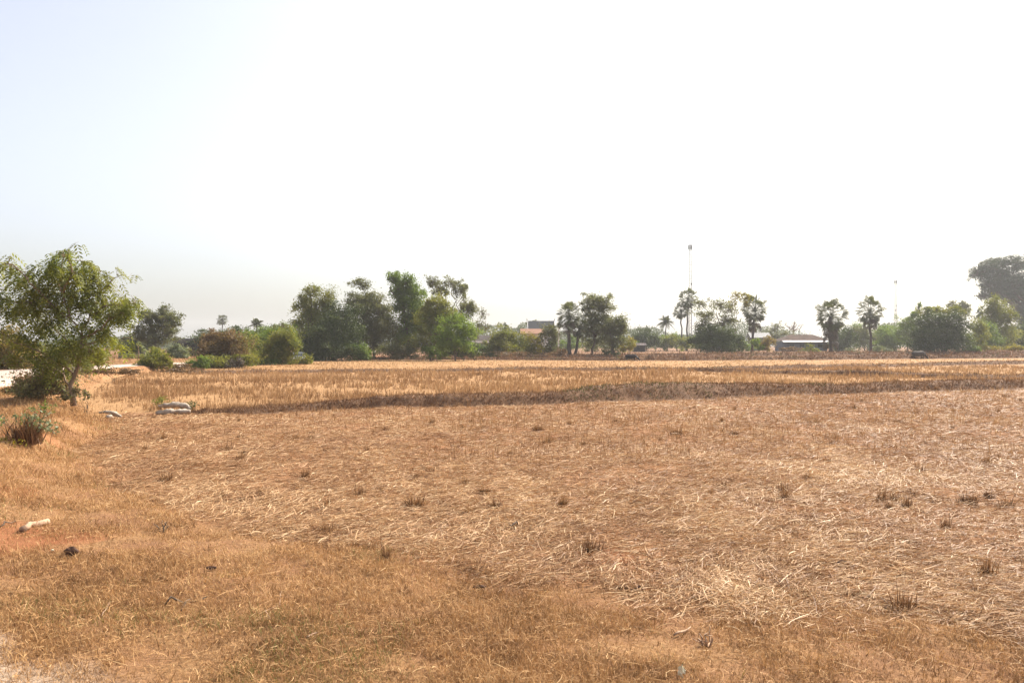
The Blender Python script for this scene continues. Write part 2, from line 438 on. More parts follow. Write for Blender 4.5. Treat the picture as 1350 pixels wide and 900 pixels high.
def blades(P, Hh, az, lean, W, droop=.3):
    n = len(P)
    d = np.stack([np.cos(az), np.sin(az), np.zeros(n)], 1)
    s = np.stack([-np.sin(az), np.cos(az), np.zeros(n)], 1)
    tw = rng.uniform(-1.2, 1.2, n)[:, None]
    s = s * np.cos(tw) + d * np.sin(tw)
    V = np.empty((n, 6, 3))
    for i, t in enumerate((0., .55, 1.)):
        c = P + d * (lean * Hh * (t ** (1 + droop)))[:, None]
        c[:, 2] = c[:, 2] + Hh * t * np.sqrt(np.clip(1 - (lean * t) ** 2 * .6, .1, 1))
        w = (W * (1, .8, .25)[i] * .5)[:, None]
        V[:, i * 2] = c - s * w; V[:, i * 2 + 1] = c + s * w
    b = (np.arange(n) * 6)[:, None]
    Fq = np.concatenate([b + np.array([[0, 1, 3, 2]]), b + np.array([[2, 3, 5, 4]])], 0)
    return V.reshape(-1, 3), Fq

def frustum_pts(n, y0, y1, p=1.0, margin=1.12):
    # x uniform across the view, y with density ~ y^-p per metre of depth (log-uniform for p = 1)
    u = rng.random(n)
    if abs(p - 1) < 1e-6: y = y0 * (y1 / y0) ** u
    else: y = (y0 ** (1 - p) + u * (y1 ** (1 - p) - y0 ** (1 - p))) ** (1 / (1 - p))
    x = rng.uniform(-1, 1, n) * y * .6429 * margin
    return x, y

def make_straw():
    x, y = frustum_pts(640000, 5.6, 46, .8)
    d = vdist(x, y)
    b1 = bund_y(B1, x)
    keep = (y < b1 - .45) & (d < rng.normal(0, .14, len(x))) & (x > -13.5)
    pat = fbm(x * .7, y * .35, 51)
    keep &= rng.random(len(x)) < np.clip((pat - .2) * 4.2, .45, 1)
    x, y, d = x[keep], y[keep], d[keep]; n = len(x)
    pat = pat[keep]
    z = tz(x, y)
    flow = (fbm(x * .5, y * .5, 61, 3) - .5) * 4.5
    ang = flow + rng.normal(0, 1.0, n)
    L = rng.lognormal(math.log(.125), .5, n) * (1 + y * .010); L = np.clip(L, .03, .42)
    W = (.0034 + y * .00033) * rng.uniform(.6, 1.5, n)
    pale = np.zeros(n)
    for px, py, r in ((690, 680, .55), (960, 785, .45), (1060, 795, .4), (1170, 665, .5), (640, 610, 1.), (500, 560, 2.), (900, 570, 1.5), (1255, 640, 1.0), (740, 640, .9), (330, 640, .8), (1190, 820, .35), (1010, 655, .6)):
        D = gD(py); pale += np.exp(-(((x - X(px, D)) / r) ** 2 + ((y - D) / (r * 1.6)) ** 2))
    tone = .42 + (pat - .5) * .45 + (fbm(x * .16, y * .16, 71) - .5) * .2 + (fbm(x * 2.2, y * 1.1, 73) - .5) * .35 + rng.normal(0, .2, n) + .09 * pale
    tone = np.where(rng.random(n) < .08, tone + .38, tone)
    hi = rng.random(n) < .16
    lift = rng.normal(0, .015, n) + np.where(hi, rng.uniform(0, .08, n), 0)
    zz = z + rng.uniform(.002, .03, n) + .03 * np.clip(pat - .45, 0, 1) * rng.random(n) * 3
    V, Fq = strands(np.stack([x, y, zz], 1), ang, L, W, lift, rng.uniform(-.004, .018, n), rng.normal(0, .2, n), rng.normal(0, .6, n))
    o = np_mesh('straw', V, Fq, M['straw'], attr=dict(tone=np.repeat(np.clip(tone, 0, 1), 8)))
    tag(o, 'flattened pale rice straw littering the harvested field', 'straw', None, 'stuff')
make_straw()

def make_verge_grass():
    x, y = frustum_pts(620000, 4.2, 34, .9)
    x2, y2 = frustum_pts(150000, 34, 190, 1.0); k2 = (vdist(x2, y2) > .2) & (np.abs(x2 + 34.4) > 3.4); x = np.r_[x, x2[k2]]; y = np.r_[y, y2[k2]]
    d = vdist(x, y)
    keep = (d > rng.normal(0, .35, len(x)))
    sand = sstep(.9, .1, (y + .8 * x) - 2.5 + (fbm(x * 2, y * 2, 41) - .5) * .9) * (x < -1.5) * (y > 2)
    pat = fbm(x * 1.3, y * 1.3, 81)
    keep &= rng.random(len(x)) < np.clip((pat - .22) * 3, .15, 1) * (1 - .85 * sand)
    x, y, d, pat = x[keep], y[keep], d[keep], pat[keep]; n = len(x)
    z = tz(x, y) - .004
    H = rng.lognormal(math.log(.032), .45, n) * (.6 + 1.1 * pat) * (1 + y * .02 + .9 * sstep(10, 22, y))
    W = (.0021 + y * .00045) * rng.uniform(.6, 1.4, n)
    tone = .43 + (fbm(x * .8, y * .8, 91) - .5) * .5 + (fbm(x * 5, y * 5, 93, 3) - .5) * .7 + rng.normal(0, .15, n)
    tone = np.clip(tone + .12 * sstep(1, -4, x), 0, .9)
    gp = fbm(x * .9, y * .9, 97)
    tone = np.where((rng.random(n) < sstep(.66, .8, gp) * .25), 1.0, tone)
    V, Fq = blades(np.stack([x, y, z], 1), H, rng.uniform(0, 6.283, n), rng.uniform(.3, 1.0, n), W)
    # lying stems among the grass
    m = 30000
    sel = rng.integers(0, n, m)
    sx, sy = x[sel] + rng.normal(0, .05, m), y[sel] + rng.normal(0, .05, m)
    SV, SF = strands(np.stack([sx, sy, tz(sx, sy) + rng.uniform(.01, .035, m)], 1), rng.uniform(0, 6.28, m), rng.lognormal(math.log(.07), .55, m).clip(.02, .4),
                     (.0024 + sy * .00038) * rng.uniform(.6, 1.3, m), rng.normal(0, .02, m), rng.uniform(0, .012, m), rng.normal(0, .9, m), rng.normal(0, .6, m))
    st = np.clip(.66 + rng.normal(0, .14, m), 0, .9)
    o = np_mesh('dry_grass', np.concatenate([V, SV]), np.concatenate([Fq, SF + len(V)]), M['grass'],
                attr=dict(tone=np.concatenate([np.repeat(tone, 6), np.repeat(st, 8)])))
    tag(o, 'short dry golden brown grass on the near verge and left bank', 'grass', None, 'stuff')
make_verge_grass()

def make_stubble():
    parts = []
    def field(n, y0, y1, ylo, yhi, hmean, per, wk, tmean, p=1.0):
        x, y = frustum_pts(n, y0, y1, p)
        keep = (y > ylo(x) + .6) & (y < yhi(x) - .6) & (vdist(x, y) < -np.abs(rng.normal(0, 1.5, n)))
        x, y = x[keep], y[keep]
        # snap to planting rows
        rot = .35
        a = x * math.cos(rot) + y * math.sin(rot); b = -x * math.sin(rot) + y * math.cos(rot)
        a = np.round(a / .24) * .24 + rng.normal(0, .05, len(a))
        x = a * math.cos(rot) - b * math.sin(rot); y = a * math.sin(rot) + b * math.cos(rot)
        pat = fbm(x * .35, y * .35, 101)
        k = rng.random(len(x)) < np.clip((pat - .3) * 3.5, .12, 1)
        x, y, pat = x[k], y[k], pat[k]
        x = np.repeat(x, per); y = np.repeat(y, per); pat = np.repeat(pat, per); n = len(x)
        x = x + rng.normal(0, .05, n); y = y + rng.normal(0, .05, n)
        H = hmean * rng.lognormal(0, .35, n) * (.25 + 1.5 * pat) * (.45 + .55 * sstep(.2, -3.5, vdist(x, y)))
        W = (.005 + y * .00045) * wk * rng.uniform(.6, 1.4, n)
        V, Fq = blades(np.stack([x, y, tz(x, y) - .01], 1), H, rng.uniform(0, 6.28, n), np.abs(rng.normal(0, .35, n)), W, .1)
        tone = np.clip(tmean + (pat - .5) * .3 + (fbm(x * .12, y * .12, 107) - .5) * .6 + rng.normal(0, .17, n), 0, 1)
        parts.append((V, Fq, np.repeat(tone, 6)))
    b1 = lambda x: bund_y(B1, x); b2 = lambda x: bund_y(B2, x); b3 = lambda x: bund_y(B3, x)
    field(44000, 27, 90, b1, b2, .21, 5, 1.0, .5)
    field(22000, 66, 135, b2, b3, .12, 3, 1.1, .72)
    # sparse short stubble standing among the flattened straw, denser towards the bund
    field(9000, 16, 45, lambda x: 13 + 0 * x, b1, .13, 4, .8, .42, -.6)
    V = []; Fs = []; T = []; o = 0
    for v, f, t in parts:
        V.append(v); Fs.append(f + o); T.append(t); o += len(v)
    ob = np_mesh('stubble', np.concatenate(V), np.concatenate(Fs), M['stubble'], attr=dict(tone=np.concatenate(T)))
    tag(ob, 'standing yellow rice stubble filling the fields behind the bund', 'stubble', None, 'stuff')
make_stubble()

def make_bund_grass():
    P = []; Hs = []; Ws = []
    for V, nb, h in zip(bv, (60000, 12000, 6000, 15000, 11000), (.065, .10, .10, .22, .28)):
        n, m = V.shape[:2]
        i = rng.integers(0, n - 1, nb); j = rng.integers(1, m - 2, nb); a = rng.random((nb, 1)); b = rng.random((nb, 1))
        p = (V[i, j] * (1 - a) + V[i + 1, j] * a) * (1 - b) + (V[i, j + 1] * (1 - a) + V[i + 1, j + 1] * a) * b
        P.append(p); D = p[:, 1]
        Hs.append(h * rng.lognormal(0, .45, nb) * (.4 + 1.2 * fbm(p[:, 0] * .8, p[:, 1] * .8, 111))); Ws.append((.005 + D * .00055) * rng.uniform(.6, 1.4, nb))
    # scrubby ground between the far bunds and the trees
    nb = 26000
    x, y = frustum_pts(nb, 124, 300, 1.2); k = (y > bund_y(B3, x) - 1) & (x > -24)
    x, y = x[k], y[k]
    pt = fbm(x * .12, y * .06, 121); k = rng.random(len(x)) < np.clip((pt - .35) * 4, .08, 1); x, y, pt = x[k], y[k], pt[k]
    P.append(np.stack([x, y, tz(x, y)], 1)); Hs.append(.30 * rng.lognormal(0, .4, len(x))); Ws.append((y * .0006) * rng.uniform(.6, 1.4, len(x)))
    P = np.concatenate(P); H = np.concatenate(Hs); W = np.concatenate(Ws); n = len(P)
    V, Fq = blades(P, H, rng.uniform(0, 6.28, n), rng.uniform(.2, .9, n), W)
    tone = np.clip(.5 + (fbm(P[:, 0] * .5, P[:, 1] * .5, 131) - .5) * .9 + rng.normal(0, .18, n), 0, .9)
    tone = np.where(rng.random(n) < sstep(.58, .75, fbm(P[:, 0] * .3, P[:, 1] * .3, 137)) * .5, 1., tone)
    o = np_mesh('bund_grass', V, Fq, M['bundgrass'], attr=dict(tone=np.repeat(tone, 6)))
    tag(o, 'brown dry grass and scrub covering the bunds and the ground before the trees', 'grass', None, 'stuff')
make_bund_grass()

# ------------------------------------------------------------------ trees
def unit(n, g):
    v = g.normal(0, 1, (n, 3)); return v / np.linalg.norm(v, axis=1)[:, None]

def leaf_quads(C, size, g, droop=0.0, aspect=.5, outward=None):
    n = len(C)
    a = unit(n, g); a[:, 2] = a[:, 2] * .8 - droop; a /= np.linalg.norm(a, axis=1)[:, None]
    b = np.cross(a, unit(n, g)); b /= (np.linalg.norm(b, axis=1)[:, None] + 1e-9)
    nn = np.cross(a, b)
    L = (size * g.uniform(.6, 1.4, n))[:, None]; w = L * aspect
    V = np.empty((n, 4, 3))
    V[:, 0] = C - a * L * .5; V[:, 2] = C + a * L * .5
    V[:, 1] = C + b * w * .5 + nn * L * .08; V[:, 3] = C - b * w * .5 + nn * L * .08
    Fq = np.arange(n * 4).reshape(n, 4)
    return V.reshape(-1, 3), Fq

def pinnate(C, L, g, pairs=6, droop=.5):
    n = len(C)
    a = unit(n, g); a[:, 2] = a[:, 2] * .4 - droop * .5; a /= np.linalg.norm(a, axis=1)[:, None]
    up = np.array([0, 0, 1.]); s = np.cross(a, up + unit(n, g) * .5); s /= np.linalg.norm(s, axis=1)[:, None]
    L = (L * g.uniform(.65, 1.3, n))
    out = []
    for k in range(pairs):
        t = (k + .7) / pairs
        c = C + a * (L * t)[:, None]; c[:, 2] = c[:, 2] - droop * L * t * t * .6
        for sg in (-1, 1):
            d = a * .55 + s * sg * .85; d[:, 2] = d[:, 2] - .35; d /= np.linalg.norm(d, axis=1)[:, None]
            q = np.cross(d, np.cross(a, s) + unit(n, g) * .4); q /= np.linalg.norm(q, axis=1)[:, None]
            l = (L * .42)[:, None]; w = l * .34
            V = np.empty((n, 4, 3)); V[:, 0] = c; V[:, 1] = c + d * l * .5 + q * w * .5; V[:, 2] = c + d * l; V[:, 3] = c + d * l * .5 - q * w * .5
            out.append(V)
    V = np.concatenate(out, 0)
    return V.reshape(-1, 3), np.arange(len(V) * 4).reshape(-1, 4)

def wig(a, b, g, amp, k=4):
    a = np.array(a, float); b = np.array(b, float); L = np.linalg.norm(b - a)
    pts = []
    for i in range(k + 1):
        t = i / k
        p = a * (1 - t) + b * t
        if 0 < i < k: p = p + g.normal(0, amp * L, 3)
        pts.append(p)
    return pts

def tree(name, label, cat, D, base, lobes, mat, group=None, leaf=2.0, dens=5.0, trunk=.16, seed=1, bark='bark', sub=9, clump=.3,
         fork=.35, lean=0.0, stems=1, pin=False, droop=.15, core=.55, crown='crown', trunkname='trunk', mats=None, twig=1.0, zbase=None):
    """lobes: (px, py, rx, ry) or (..., dens factor) in photograph pixels at distance D; base: px of the trunk foot"""
    g = np.random.default_rng(seed)
    s = D / F
    bx = X(base, D); z0 = tz1(bx, D) if zbase is None else zbase
    root = empty(name, (bx, D, z0), label, cat, group)
    tr = MB(); LV = []; allc = []
    lob = []
    for l in lobes:
        c = np.array([(l[0] - base) * s, g.normal(0, .35) * l[2] * s, Z(l[1], D) - z0])
        r = np.array([l[2] * s, (l[2] + l[3]) * .5 * s, l[3] * s]) * 1.1
        lob.append((c, r, l[4] if len(l) > 4 else 1.0))
    ztop = max(c[2] + r[2] for c, r, _ in lob)
    feet = [(0, 0)] if stems == 1 else [(g.normal(0, .35 * trunk * 6), g.normal(0, .35 * trunk * 6)) for _ in range(stems)]
    forks = []
    for (fx, fy) in feet:
        f = np.array([fx + lean * ztop * fork + g.normal(0, .04) * ztop, fy + g.normal(0, .03) * ztop, ztop * fork * g.uniform(.85, 1.15)])
        pts = wig((fx, fy, -.08), f, g, .03, 5)
        rr = trunk / math.sqrt(stems)
        tr.tube(pts, [rr * 1.35, rr * 1.05, rr, rr * .92, rr * .85, rr * .8], 8)
        forks.append(f)
    for k, (c, r, df) in enumerate(lob):
        f = min(forks, key=lambda q: np.linalg.norm((q - c)[:2]) + g.random() * .3)
        rr = trunk / math.sqrt(stems)
        if np.linalg.norm(c - f) > .05:
            lp = wig(f, c, g, .07, 5)
            tr.tube(lp, list(np.linspace(rr * .62, rr * .25, 6)), 6)
        m = max(3, int(sub * 1.9))
        dirs = unit(m, g); rad = g.uniform(.2, 1, m) ** .5 * .9
        rad = np.where(g.random(m) < .14, g.uniform(.95, 1.3, m), rad)
        cc = c + dirs * r * rad[:, None]
        cc[:, 2] = np.maximum(cc[:, 2], .12 * s * 8)
        for q in cc:
            p = wig(c + (q - c) * .05 + g.normal(0, .05, 3) * r, q, g, .1, 3)
            tr.tube(p, list(np.linspace(rr * .2 + .012 * twig, .006 * twig + s * .12, 4)), 4, False)
        n = int(2.4 * dens * df * l_area(r, s))
        which = g.integers(0, m, n)
        pc = cc[which] + g.normal(0, 1, (n, 3)) * r * clump * .72 * g.uniform(.45, 1.3, (m, 1))[which]
        kc = int(n * core * .3)
        if kc:
            pi = c + unit(kc, g) * r * (g.random((kc, 1)) ** .5) * .8
            pc = np.concatenate([pc, pi])
        pc[:, 2] = np.maximum(pc[:, 2], .04 + g.random(len(pc)) * .15)
        allc.append(pc)
    C = np.concatenate(allc)
    if pin: V, Fq = pinnate(C, np.full(len(C), leaf * s), g, 5, .55)
    else: V, Fq = leaf_quads(C, np.full(len(C), leaf * s * 1.0), g, droop, .62)
    tr.build(trunkname, M[bark], root, smooth=True)
    np_mesh(crown, V, Fq, M[mat], root)
    return root
def l_area(r, s): return (r[0] / s) * (r[2] / s)

# --- the near tree on the left bank -------------------------------------------------
def near_tree():
    g = np.random.default_rng(5)
    D = 26.6; s = D / F; bx = X(97, D); z0 = tz1(bx, D)
    root = empty('leafy_tree', (bx, D, z0), 'nearest feathery green tree with pale forked trunk on the left bank', 'tree')
    P = lambda px, py, dy=0: np.array([(px - 97) * s, dy, Z(py, D) - z0])
    tr = MB()
    def limb(pts, r0, r1, n=7):
        tr.tube(pts, list(np.linspace(r0, r1, len(pts))), n)
    trunkp = [P(97, 535), P(96, 520, .02), P(93, 508, .0), P(99, 495, -.03), P(104, 478, .03), P(107, 462, 0), P(107, 442, .02)]
    tr.tube(trunkp, [.10, .085, .075, .065, .056, .05, .044], 9)
    tips = []
    limbs = [
        (P(107, 442), P(112, 415, .3), P(118, 385, .5), P(122, 355, .5)), (P(107, 442), P(96, 420, -.2), P(80, 405, -.4), P(62, 395, -.5)),
        (P(107, 445), P(130, 440, -.3), P(150, 428, -.6), P(172, 412, -.6)), (P(106, 455), P(120, 450, .5), P(140, 448, .9)),
        (P(104, 478), P(85, 455, .3), P(60, 435, .6), P(35, 420, .8)), (P(99, 495), P(75, 470, -.4), P(50, 455, -.7), P(22, 440, -.7)),
        (P(96, 420, -.2), P(90, 390, -.3), P(85, 355, -.2), P(88, 332, -.2)), (P(80, 405, -.4), P(55, 375, -.7), P(35, 352, -.7), P(12, 352, -.7)),
        (P(80, 405, -.4), P(45, 400, -.3), P(10, 395, 0), P(-15, 390, .2)), (P(118, 385, .5), P(130, 370, .7), P(140, 362, .8)),
        (P(112, 415, .3), P(100, 380, .5), P(65, 345, .7)), (P(93, 508), P(70, 490, .4), P(45, 478, .8)), (P(107, 462), P(125, 465, -.5), P(138, 460, -.9)),
        (P(112, 415, .3), P(140, 402, .1), P(165, 402, -.2), P(184, 400, -.3)), (P(90, 390, -.3), P(110, 360, -.7), P(108, 340, -.9))]
    nodes = []
    for L in limbs:
        pts = []
        for a, b in zip(L[:-1], L[1:]): pts += wig(a, b, g, .05, 3)[:-1]
        pts.append(np.array(L[-1])); limb(pts, .034, .010); nodes += [np.array(p) for p in pts]
        k = len(pts)
        for i in range(2, k):
            for _ in range(2):
                q = pts[i] + unit(1, g)[0] * np.array([.45, .5, .35]) * g.uniform(.4, 1.3) + np.array([0, 0, .08])
                limb(wig(pts[i], q, g, .08, 3), .010, .004, 4); tips.append((q, .8))
        tips.append((pts[-1], 1.2))
    lobes = [(85, 350, 34, 20), (52, 372, 34, 24), (112, 368, 26, 22), (12, 358, 16, 14), (136, 372, 11, 10), (6, 398, 24, 16), (62, 402, 42, 24), (122, 402, 34, 22),
             (158, 410, 28, 14), (178, 404, 13, 8, .8), (92, 435, 42, 24, .45), (38, 436, 36, 20, .8), (136, 446, 26, 18, .6), (78, 466, 42, 20, .5), (30, 462, 28, 16, .5), (130, 470, 18, 12, .35)]
    for (px, py, rx, ry, *k) in lobes:
        m = int(rx * ry / 26 * (k[0] if k else 1))
        c = P(px, py, g.normal(0, .3)); r = np.array([rx, (rx + ry) * .6, ry]) * s
        dirs = unit(m, g) * (g.uniform(.1, 1, (m, 1)) ** .45)
        for q in c + dirs * r:
            tips.append((q, 1.0))
            if g.random() < .55:
                LP = np.array(nodes); j = LP[np.argmin(np.linalg.norm(LP - q, axis=1))]
                limb(wig(j, q, g, .08, 2), .007, .003, 4)
    C = []
    for q, w in tips:
        n = int(4.2 * w * g.uniform(.3, 1.7)) + 1
        C.append(q + g.normal(0, .075, (n, 3)))
    C = np.concatenate(C)
    V, Fq = pinnate(C, np.full(len(C), .34), g, 5, .9)
    tr.build('trunk', M['bark_pale'], root, smooth=True)
    np_mesh('crown', V, Fq, M['near'], root)
near_tree()

# shrubs around its foot
def T(*a, **k): return tree(*a, **k)
T('shrub', 'dark leafy shrub filling the foot of the nearest tree', 'shrub', 27.2, 58, [(50, 507, 32, 17, .6), (75, 492, 32, 20, .35), (30, 518, 22, 9, .7), (86, 515, 16, 12, .25), (55, 478, 34, 16, .22)], 'scrubolive', leaf=3.2, dens=1.5, trunk=.05, seed=11, stems=4, fork=.25, sub=12, trunkname='stem', crown='foliage')
T('shrub', 'reddish brown dry shrub sloping down to the pale road beside the nearest tree', 'shrub', 30, 40, [(38, 505, 17, 11), (22, 517, 14, 7), (58, 498, 14, 10), (8, 522, 9, 4), (70, 516, 16, 10)], 'shrubdry', leaf=3.0, dens=3.2, trunk=.04, seed=12, stems=4, fork=.25, sub=10, trunkname='stem', crown='foliage')
T('shrub', 'thin green sapling leaves sprouting right beside the pale forked trunk', 'shrub', 26.2, 112, [(113, 520, 6, 7, .5), (105, 515, 6, 9, .5), (84, 522, 8, 7, .5)], 'scrubolive', leaf=2.6, dens=2.2, trunk=.02, seed=13, stems=3, fork=.3, sub=7, trunkname='stem', crown='foliage')
T('bush', 'golden brown bush beyond the pale road at the left edge', 'bush', 62, 6, [(4, 458, 24, 26), (-22, 462, 24, 26), (28, 470, 22, 18)], 'gold', leaf=2.6, dens=4.0, trunk=.1, seed=14, stems=3, fork=.25, sub=16, trunkname='stem', crown='foliage')
T('bush', 'olive green bush seen under the nearest tree across the road', 'bush', 66, 128, [(125, 470, 20, 14), (100, 468, 20, 16), (70, 470, 22, 16)], 'olive', leaf=2.4, dens=3.5, trunk=.08, seed=15, stems=3, fork=.25, sub=12, trunkname='stem', crown='foliage')

# --- left middle distance
T('broadleaf_tree', 'grey olive spreading tree beside the dark hut, sparse to the right', 'tree', 118, 205, [(196, 418, 16, 10), (216, 414, 16, 9), (232, 424, 13, 9, .8), (205, 432, 20, 12), (188, 440, 14, 12), (222, 442, 14, 10, .5), (206, 452, 16, 10, .6)], 'greyg', leaf=2.0, dens=4.2, trunk=.22, seed=21, sub=12, clump=.26)
T('bush', 'rounded olive bush standing alone beside the light road', 'bush', 72, 206, [(206, 476, 17, 12), (192, 482, 12, 9), (220, 480, 10, 9), (206, 466, 11, 8, .7)], 'olive', leaf=2.0, dens=5, trunk=.05, seed=22, stems=4, fork=.25, sub=12, trunkname='stem', crown='foliage')
T('bush', 'low dark green bush right of the light strip of road', 'bush', 80, 258, [(257, 481, 13, 7), (266, 476, 10, 8), (248, 484, 8, 4)], 'mid', leaf=2.0, dens=5, trunk=.04, seed=23, stems=3, fork=.25, sub=10, trunkname='stem', crown='foliage')
T('broadleaf_tree', 'flat topped dark tree rising behind the brown bushy tree', 'tree', 150, 292, [(280, 441, 22, 8), (302, 440, 22, 8), (270, 451, 16, 12), (312, 449, 16, 12), (290, 455, 25, 12)], 'dark', leaf=1.9, dens=4.5, trunk=.25, seed=24, sub=12)
T('bushy_tree', 'brown and olive bushy tree on the field edge', 'tree', 86, 292, [(282, 452, 17, 13), (300, 450, 18, 14), (316, 464, 16, 14), (276, 466, 14, 14), (295, 470, 24, 14)], 'brownleaf', leaf=2.0, dens=5, trunk=.12, seed=25, stems=3, fork=.22, sub=14)
T('bush', 'green bush at the foot of the brown bushy tree', 'bush', 84, 275, [(276, 478, 16, 8), (296, 478, 18, 7), (320, 474, 16, 9)], 'olive', leaf=2.0, dens=5, trunk=.04, seed=26, stems=3, fork=.25, sub=12, trunkname='stem', crown='foliage')
T('bush', 'dark purplish scrub low in front of the brown bushy tree', 'bush', 82, 304, [(302, 481, 14, 6), (314, 478, 6, 8)], 'deadpalm', leaf=1.8, dens=5, trunk=.03, seed=27, stems=3, fork=.25, sub=8, trunkname='stem', crown='foliage')
T('bush', 'green bushes under the coconut palm', 'bush', 100, 338, [(330, 458, 14, 14), (344, 466, 20, 12), (332, 472, 18, 10)], 'olive', leaf=2.0, dens=4.6, trunk=.08, seed=28, stems=3, fork=.25, sub=14, trunkname='stem', crown='foliage')
T('broadleaf_tree', 'bright olive small tree left of the parked silver car', 'tree', 98, 372, [(372, 446, 17, 12), (382, 458, 13, 14), (362, 460, 16, 13), (372, 472, 20, 9)], 'olive', leaf=2.0, dens=5, trunk=.12, seed=29, sub=14, fork=.3)
T('broadleaf_tree', 'thin twiggy tree showing above the bright olive small tree', 'tree', 112, 368, [(362, 432, 9, 5, .5), (374, 430, 8, 5, .5), (358, 444, 12, 9, .8)], 'greyg', leaf=1.7, dens=3.2, trunk=.1, seed=30, sub=8, fork=.55)
T('broadleaf_tree', 'small dark tree just left of the coconut palm', 'tree', 150, 318, [(320, 446, 12, 9), (314, 440, 5, 9, .7), (345, 450, 16, 9)], 'dark', leaf=1.9, dens=4, trunk=.16, seed=31, sub=9)
T('bush', 'grey green scrub bushes close to the silver car', 'bush', 96, 356, [(352, 478, 18, 6), (334, 481, 14, 5)], 'mid', leaf=1.9, dens=4.5, trunk=.04, seed=32, stems=3, fork=.25, sub=8, trunkname='stem', crown='foliage')
T('bush', 'pale green bush between the spreading tree and the dark thatched hut', 'bush', 112, 232, [(230, 458, 9, 8), (240, 466, 12, 7)], 'weed', leaf=1.9, dens=4.5, trunk=.05, seed=34, stems=3, fork=.25, sub=9, trunkname='stem', crown='foliage')
T('bush', 'dark scrub growing along the foot of the dark thatched hut', 'bush', 130, 252, [(246, 470, 14, 5), (262, 468, 10, 7)], 'dark', leaf=1.9, dens=4.5, trunk=.05, seed=35, stems=3, fork=.25, sub=9, trunkname='stem', crown='foliage')
T('bush', 'dry brown scrub along the near edge of the road under the nearest tree', 'bush', 52, 150, [(140, 489, 18, 4), (172, 490, 18, 3.5), (112, 488, 14, 5), (232, 488, 22, 3)], 'shrubdry', leaf=1.8, dens=5, trunk=.03, seed=36, stems=4, fork=.25, sub=9, trunkname='stem', crown='foliage')
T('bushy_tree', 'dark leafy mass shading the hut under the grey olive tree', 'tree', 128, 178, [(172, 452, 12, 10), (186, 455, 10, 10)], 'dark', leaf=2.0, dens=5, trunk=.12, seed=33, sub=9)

T('bush', 'low olive bush hiding the wheels of the silver car', 'bush', 101, 388, [(384, 479, 12, 5), (398, 480, 9, 5), (406, 474, 7, 9, .7)], 'olive', leaf=1.9, dens=5, trunk=.04, seed=37, stems=3, fork=.25, sub=9, trunkname='stem', crown='foliage')
T('bush', 'dark green weeds growing before the low grey wall', 'bush', 106, 172, [(168, 470, 12, 5), (186, 471, 9, 4)], 'olive', leaf=1.8, dens=4, trunk=.03, seed=38, stems=3, fork=.25, sub=8, trunkname='stem', crown='foliage')
T('bushy_tree', 'olive tree filling the gap between the coconut palm and the bright olive small tree', 'tree', 108, 352, [(350, 448, 14, 12), (360, 438, 9, 8, .7), (346, 460, 16, 12)], 'mid', leaf=1.9, dens=5, trunk=.1, seed=39, sub=10, fork=.3)
T('bush', 'wide olive bush joining the brown bushy tree to the green bushes under the coconut palm', 'bush', 90, 316, [(312, 462, 14, 15), (322, 470, 16, 11), (306, 474, 14, 8)], 'olive', leaf=1.9, dens=4.6, trunk=.05, seed=50, stems=3, fork=.25, sub=12, trunkname='stem', crown='foliage')
T('bushy_tree', 'mid green tree behind the brown bushy tree on its right', 'tree', 120, 328, [(326, 446, 12, 10), (336, 452, 14, 12), (318, 452, 10, 10)], 'mid', leaf=1.9, dens=4.6, trunk=.1, seed=51, stems=2, fork=.25, sub=11)
T('bush', 'green scrub before the dark thatched hut on its left', 'bush', 122, 238, [(238, 464, 10, 9), (226, 466, 9, 7)], 'olive', leaf=1.9, dens=4.4, trunk=.05, seed=52, stems=3, fork=.25, sub=9, trunkname='stem', crown='foliage')
T('broadleaf_tree', 'tall loose green tree closing the belt left of the yellowish green tree', 'tree', 116, 376, [(366, 436, 13, 9, .8), (382, 440, 12, 11), (346, 438, 11, 8, .7), (372, 452, 18, 12), (350, 452, 14, 10)], 'mid', leaf=1.9, dens=4.4, trunk=.12, seed=53, stems=2, fork=.3, sub=12)
T('bush', 'dry scrub fringe hiding the light road strip left of the low dark green bush', 'bush', 74, 234, [(230, 483, 10, 3.5), (242, 483, 10, 3), (176, 484, 16, 2.5)], 'shrubdry', leaf=1.8, dens=5, trunk=.03, seed=54, stems=3, fork=.25, sub=8, trunkname='stem', crown='foliage')
# --- central wood
T('broadleaf_tree', 'tall yellowish green tree at the left end of the central wood', 'tree', 128, 416, [(414, 384, 13, 10, .55), (402, 404, 13, 15), (426, 400, 16, 17), (412, 424, 24, 18), (432, 432, 18, 22), (402, 446, 18, 18, .9), (420, 456, 20, 14)], 'olive', leaf=1.9, dens=4.6, trunk=.22, seed=41, sub=13)
T('bushy_tree', 'dense dark green tree reaching the ground in the central wood', 'tree', 124, 440, [(452, 418, 20, 14), (436, 440, 26, 20), (458, 446, 22, 24), (424, 458, 24, 16), (446, 462, 28, 12), (404, 468, 14, 9)], 'dark', leaf=2.0, dens=6, trunk=.2, seed=42, sub=16)
T('broadleaf_tree', 'brownish olive tree with a small detached top clump', 'tree', 130, 494, [(474, 374, 13, 7, .8), (468, 396, 16, 11, .8), (486, 398, 20, 11), (500, 414, 20, 16), (478, 416, 20, 14), (510, 434, 16, 16), (488, 440, 20, 18), (500, 456, 20, 12, .6)], 'greyg', leaf=1.9, dens=4.4, trunk=.2, seed=43, sub=13)
T('bush', 'fresh green bush at the foot of the dense dark tree', 'bush', 121, 475, [(474, 462, 13, 10), (482, 468, 10, 7)], 'mid', leaf=2.0, dens=5.5, trunk=.06, seed=44, stems=3, fork=.25, sub=10, trunkname='stem', crown='foliage')
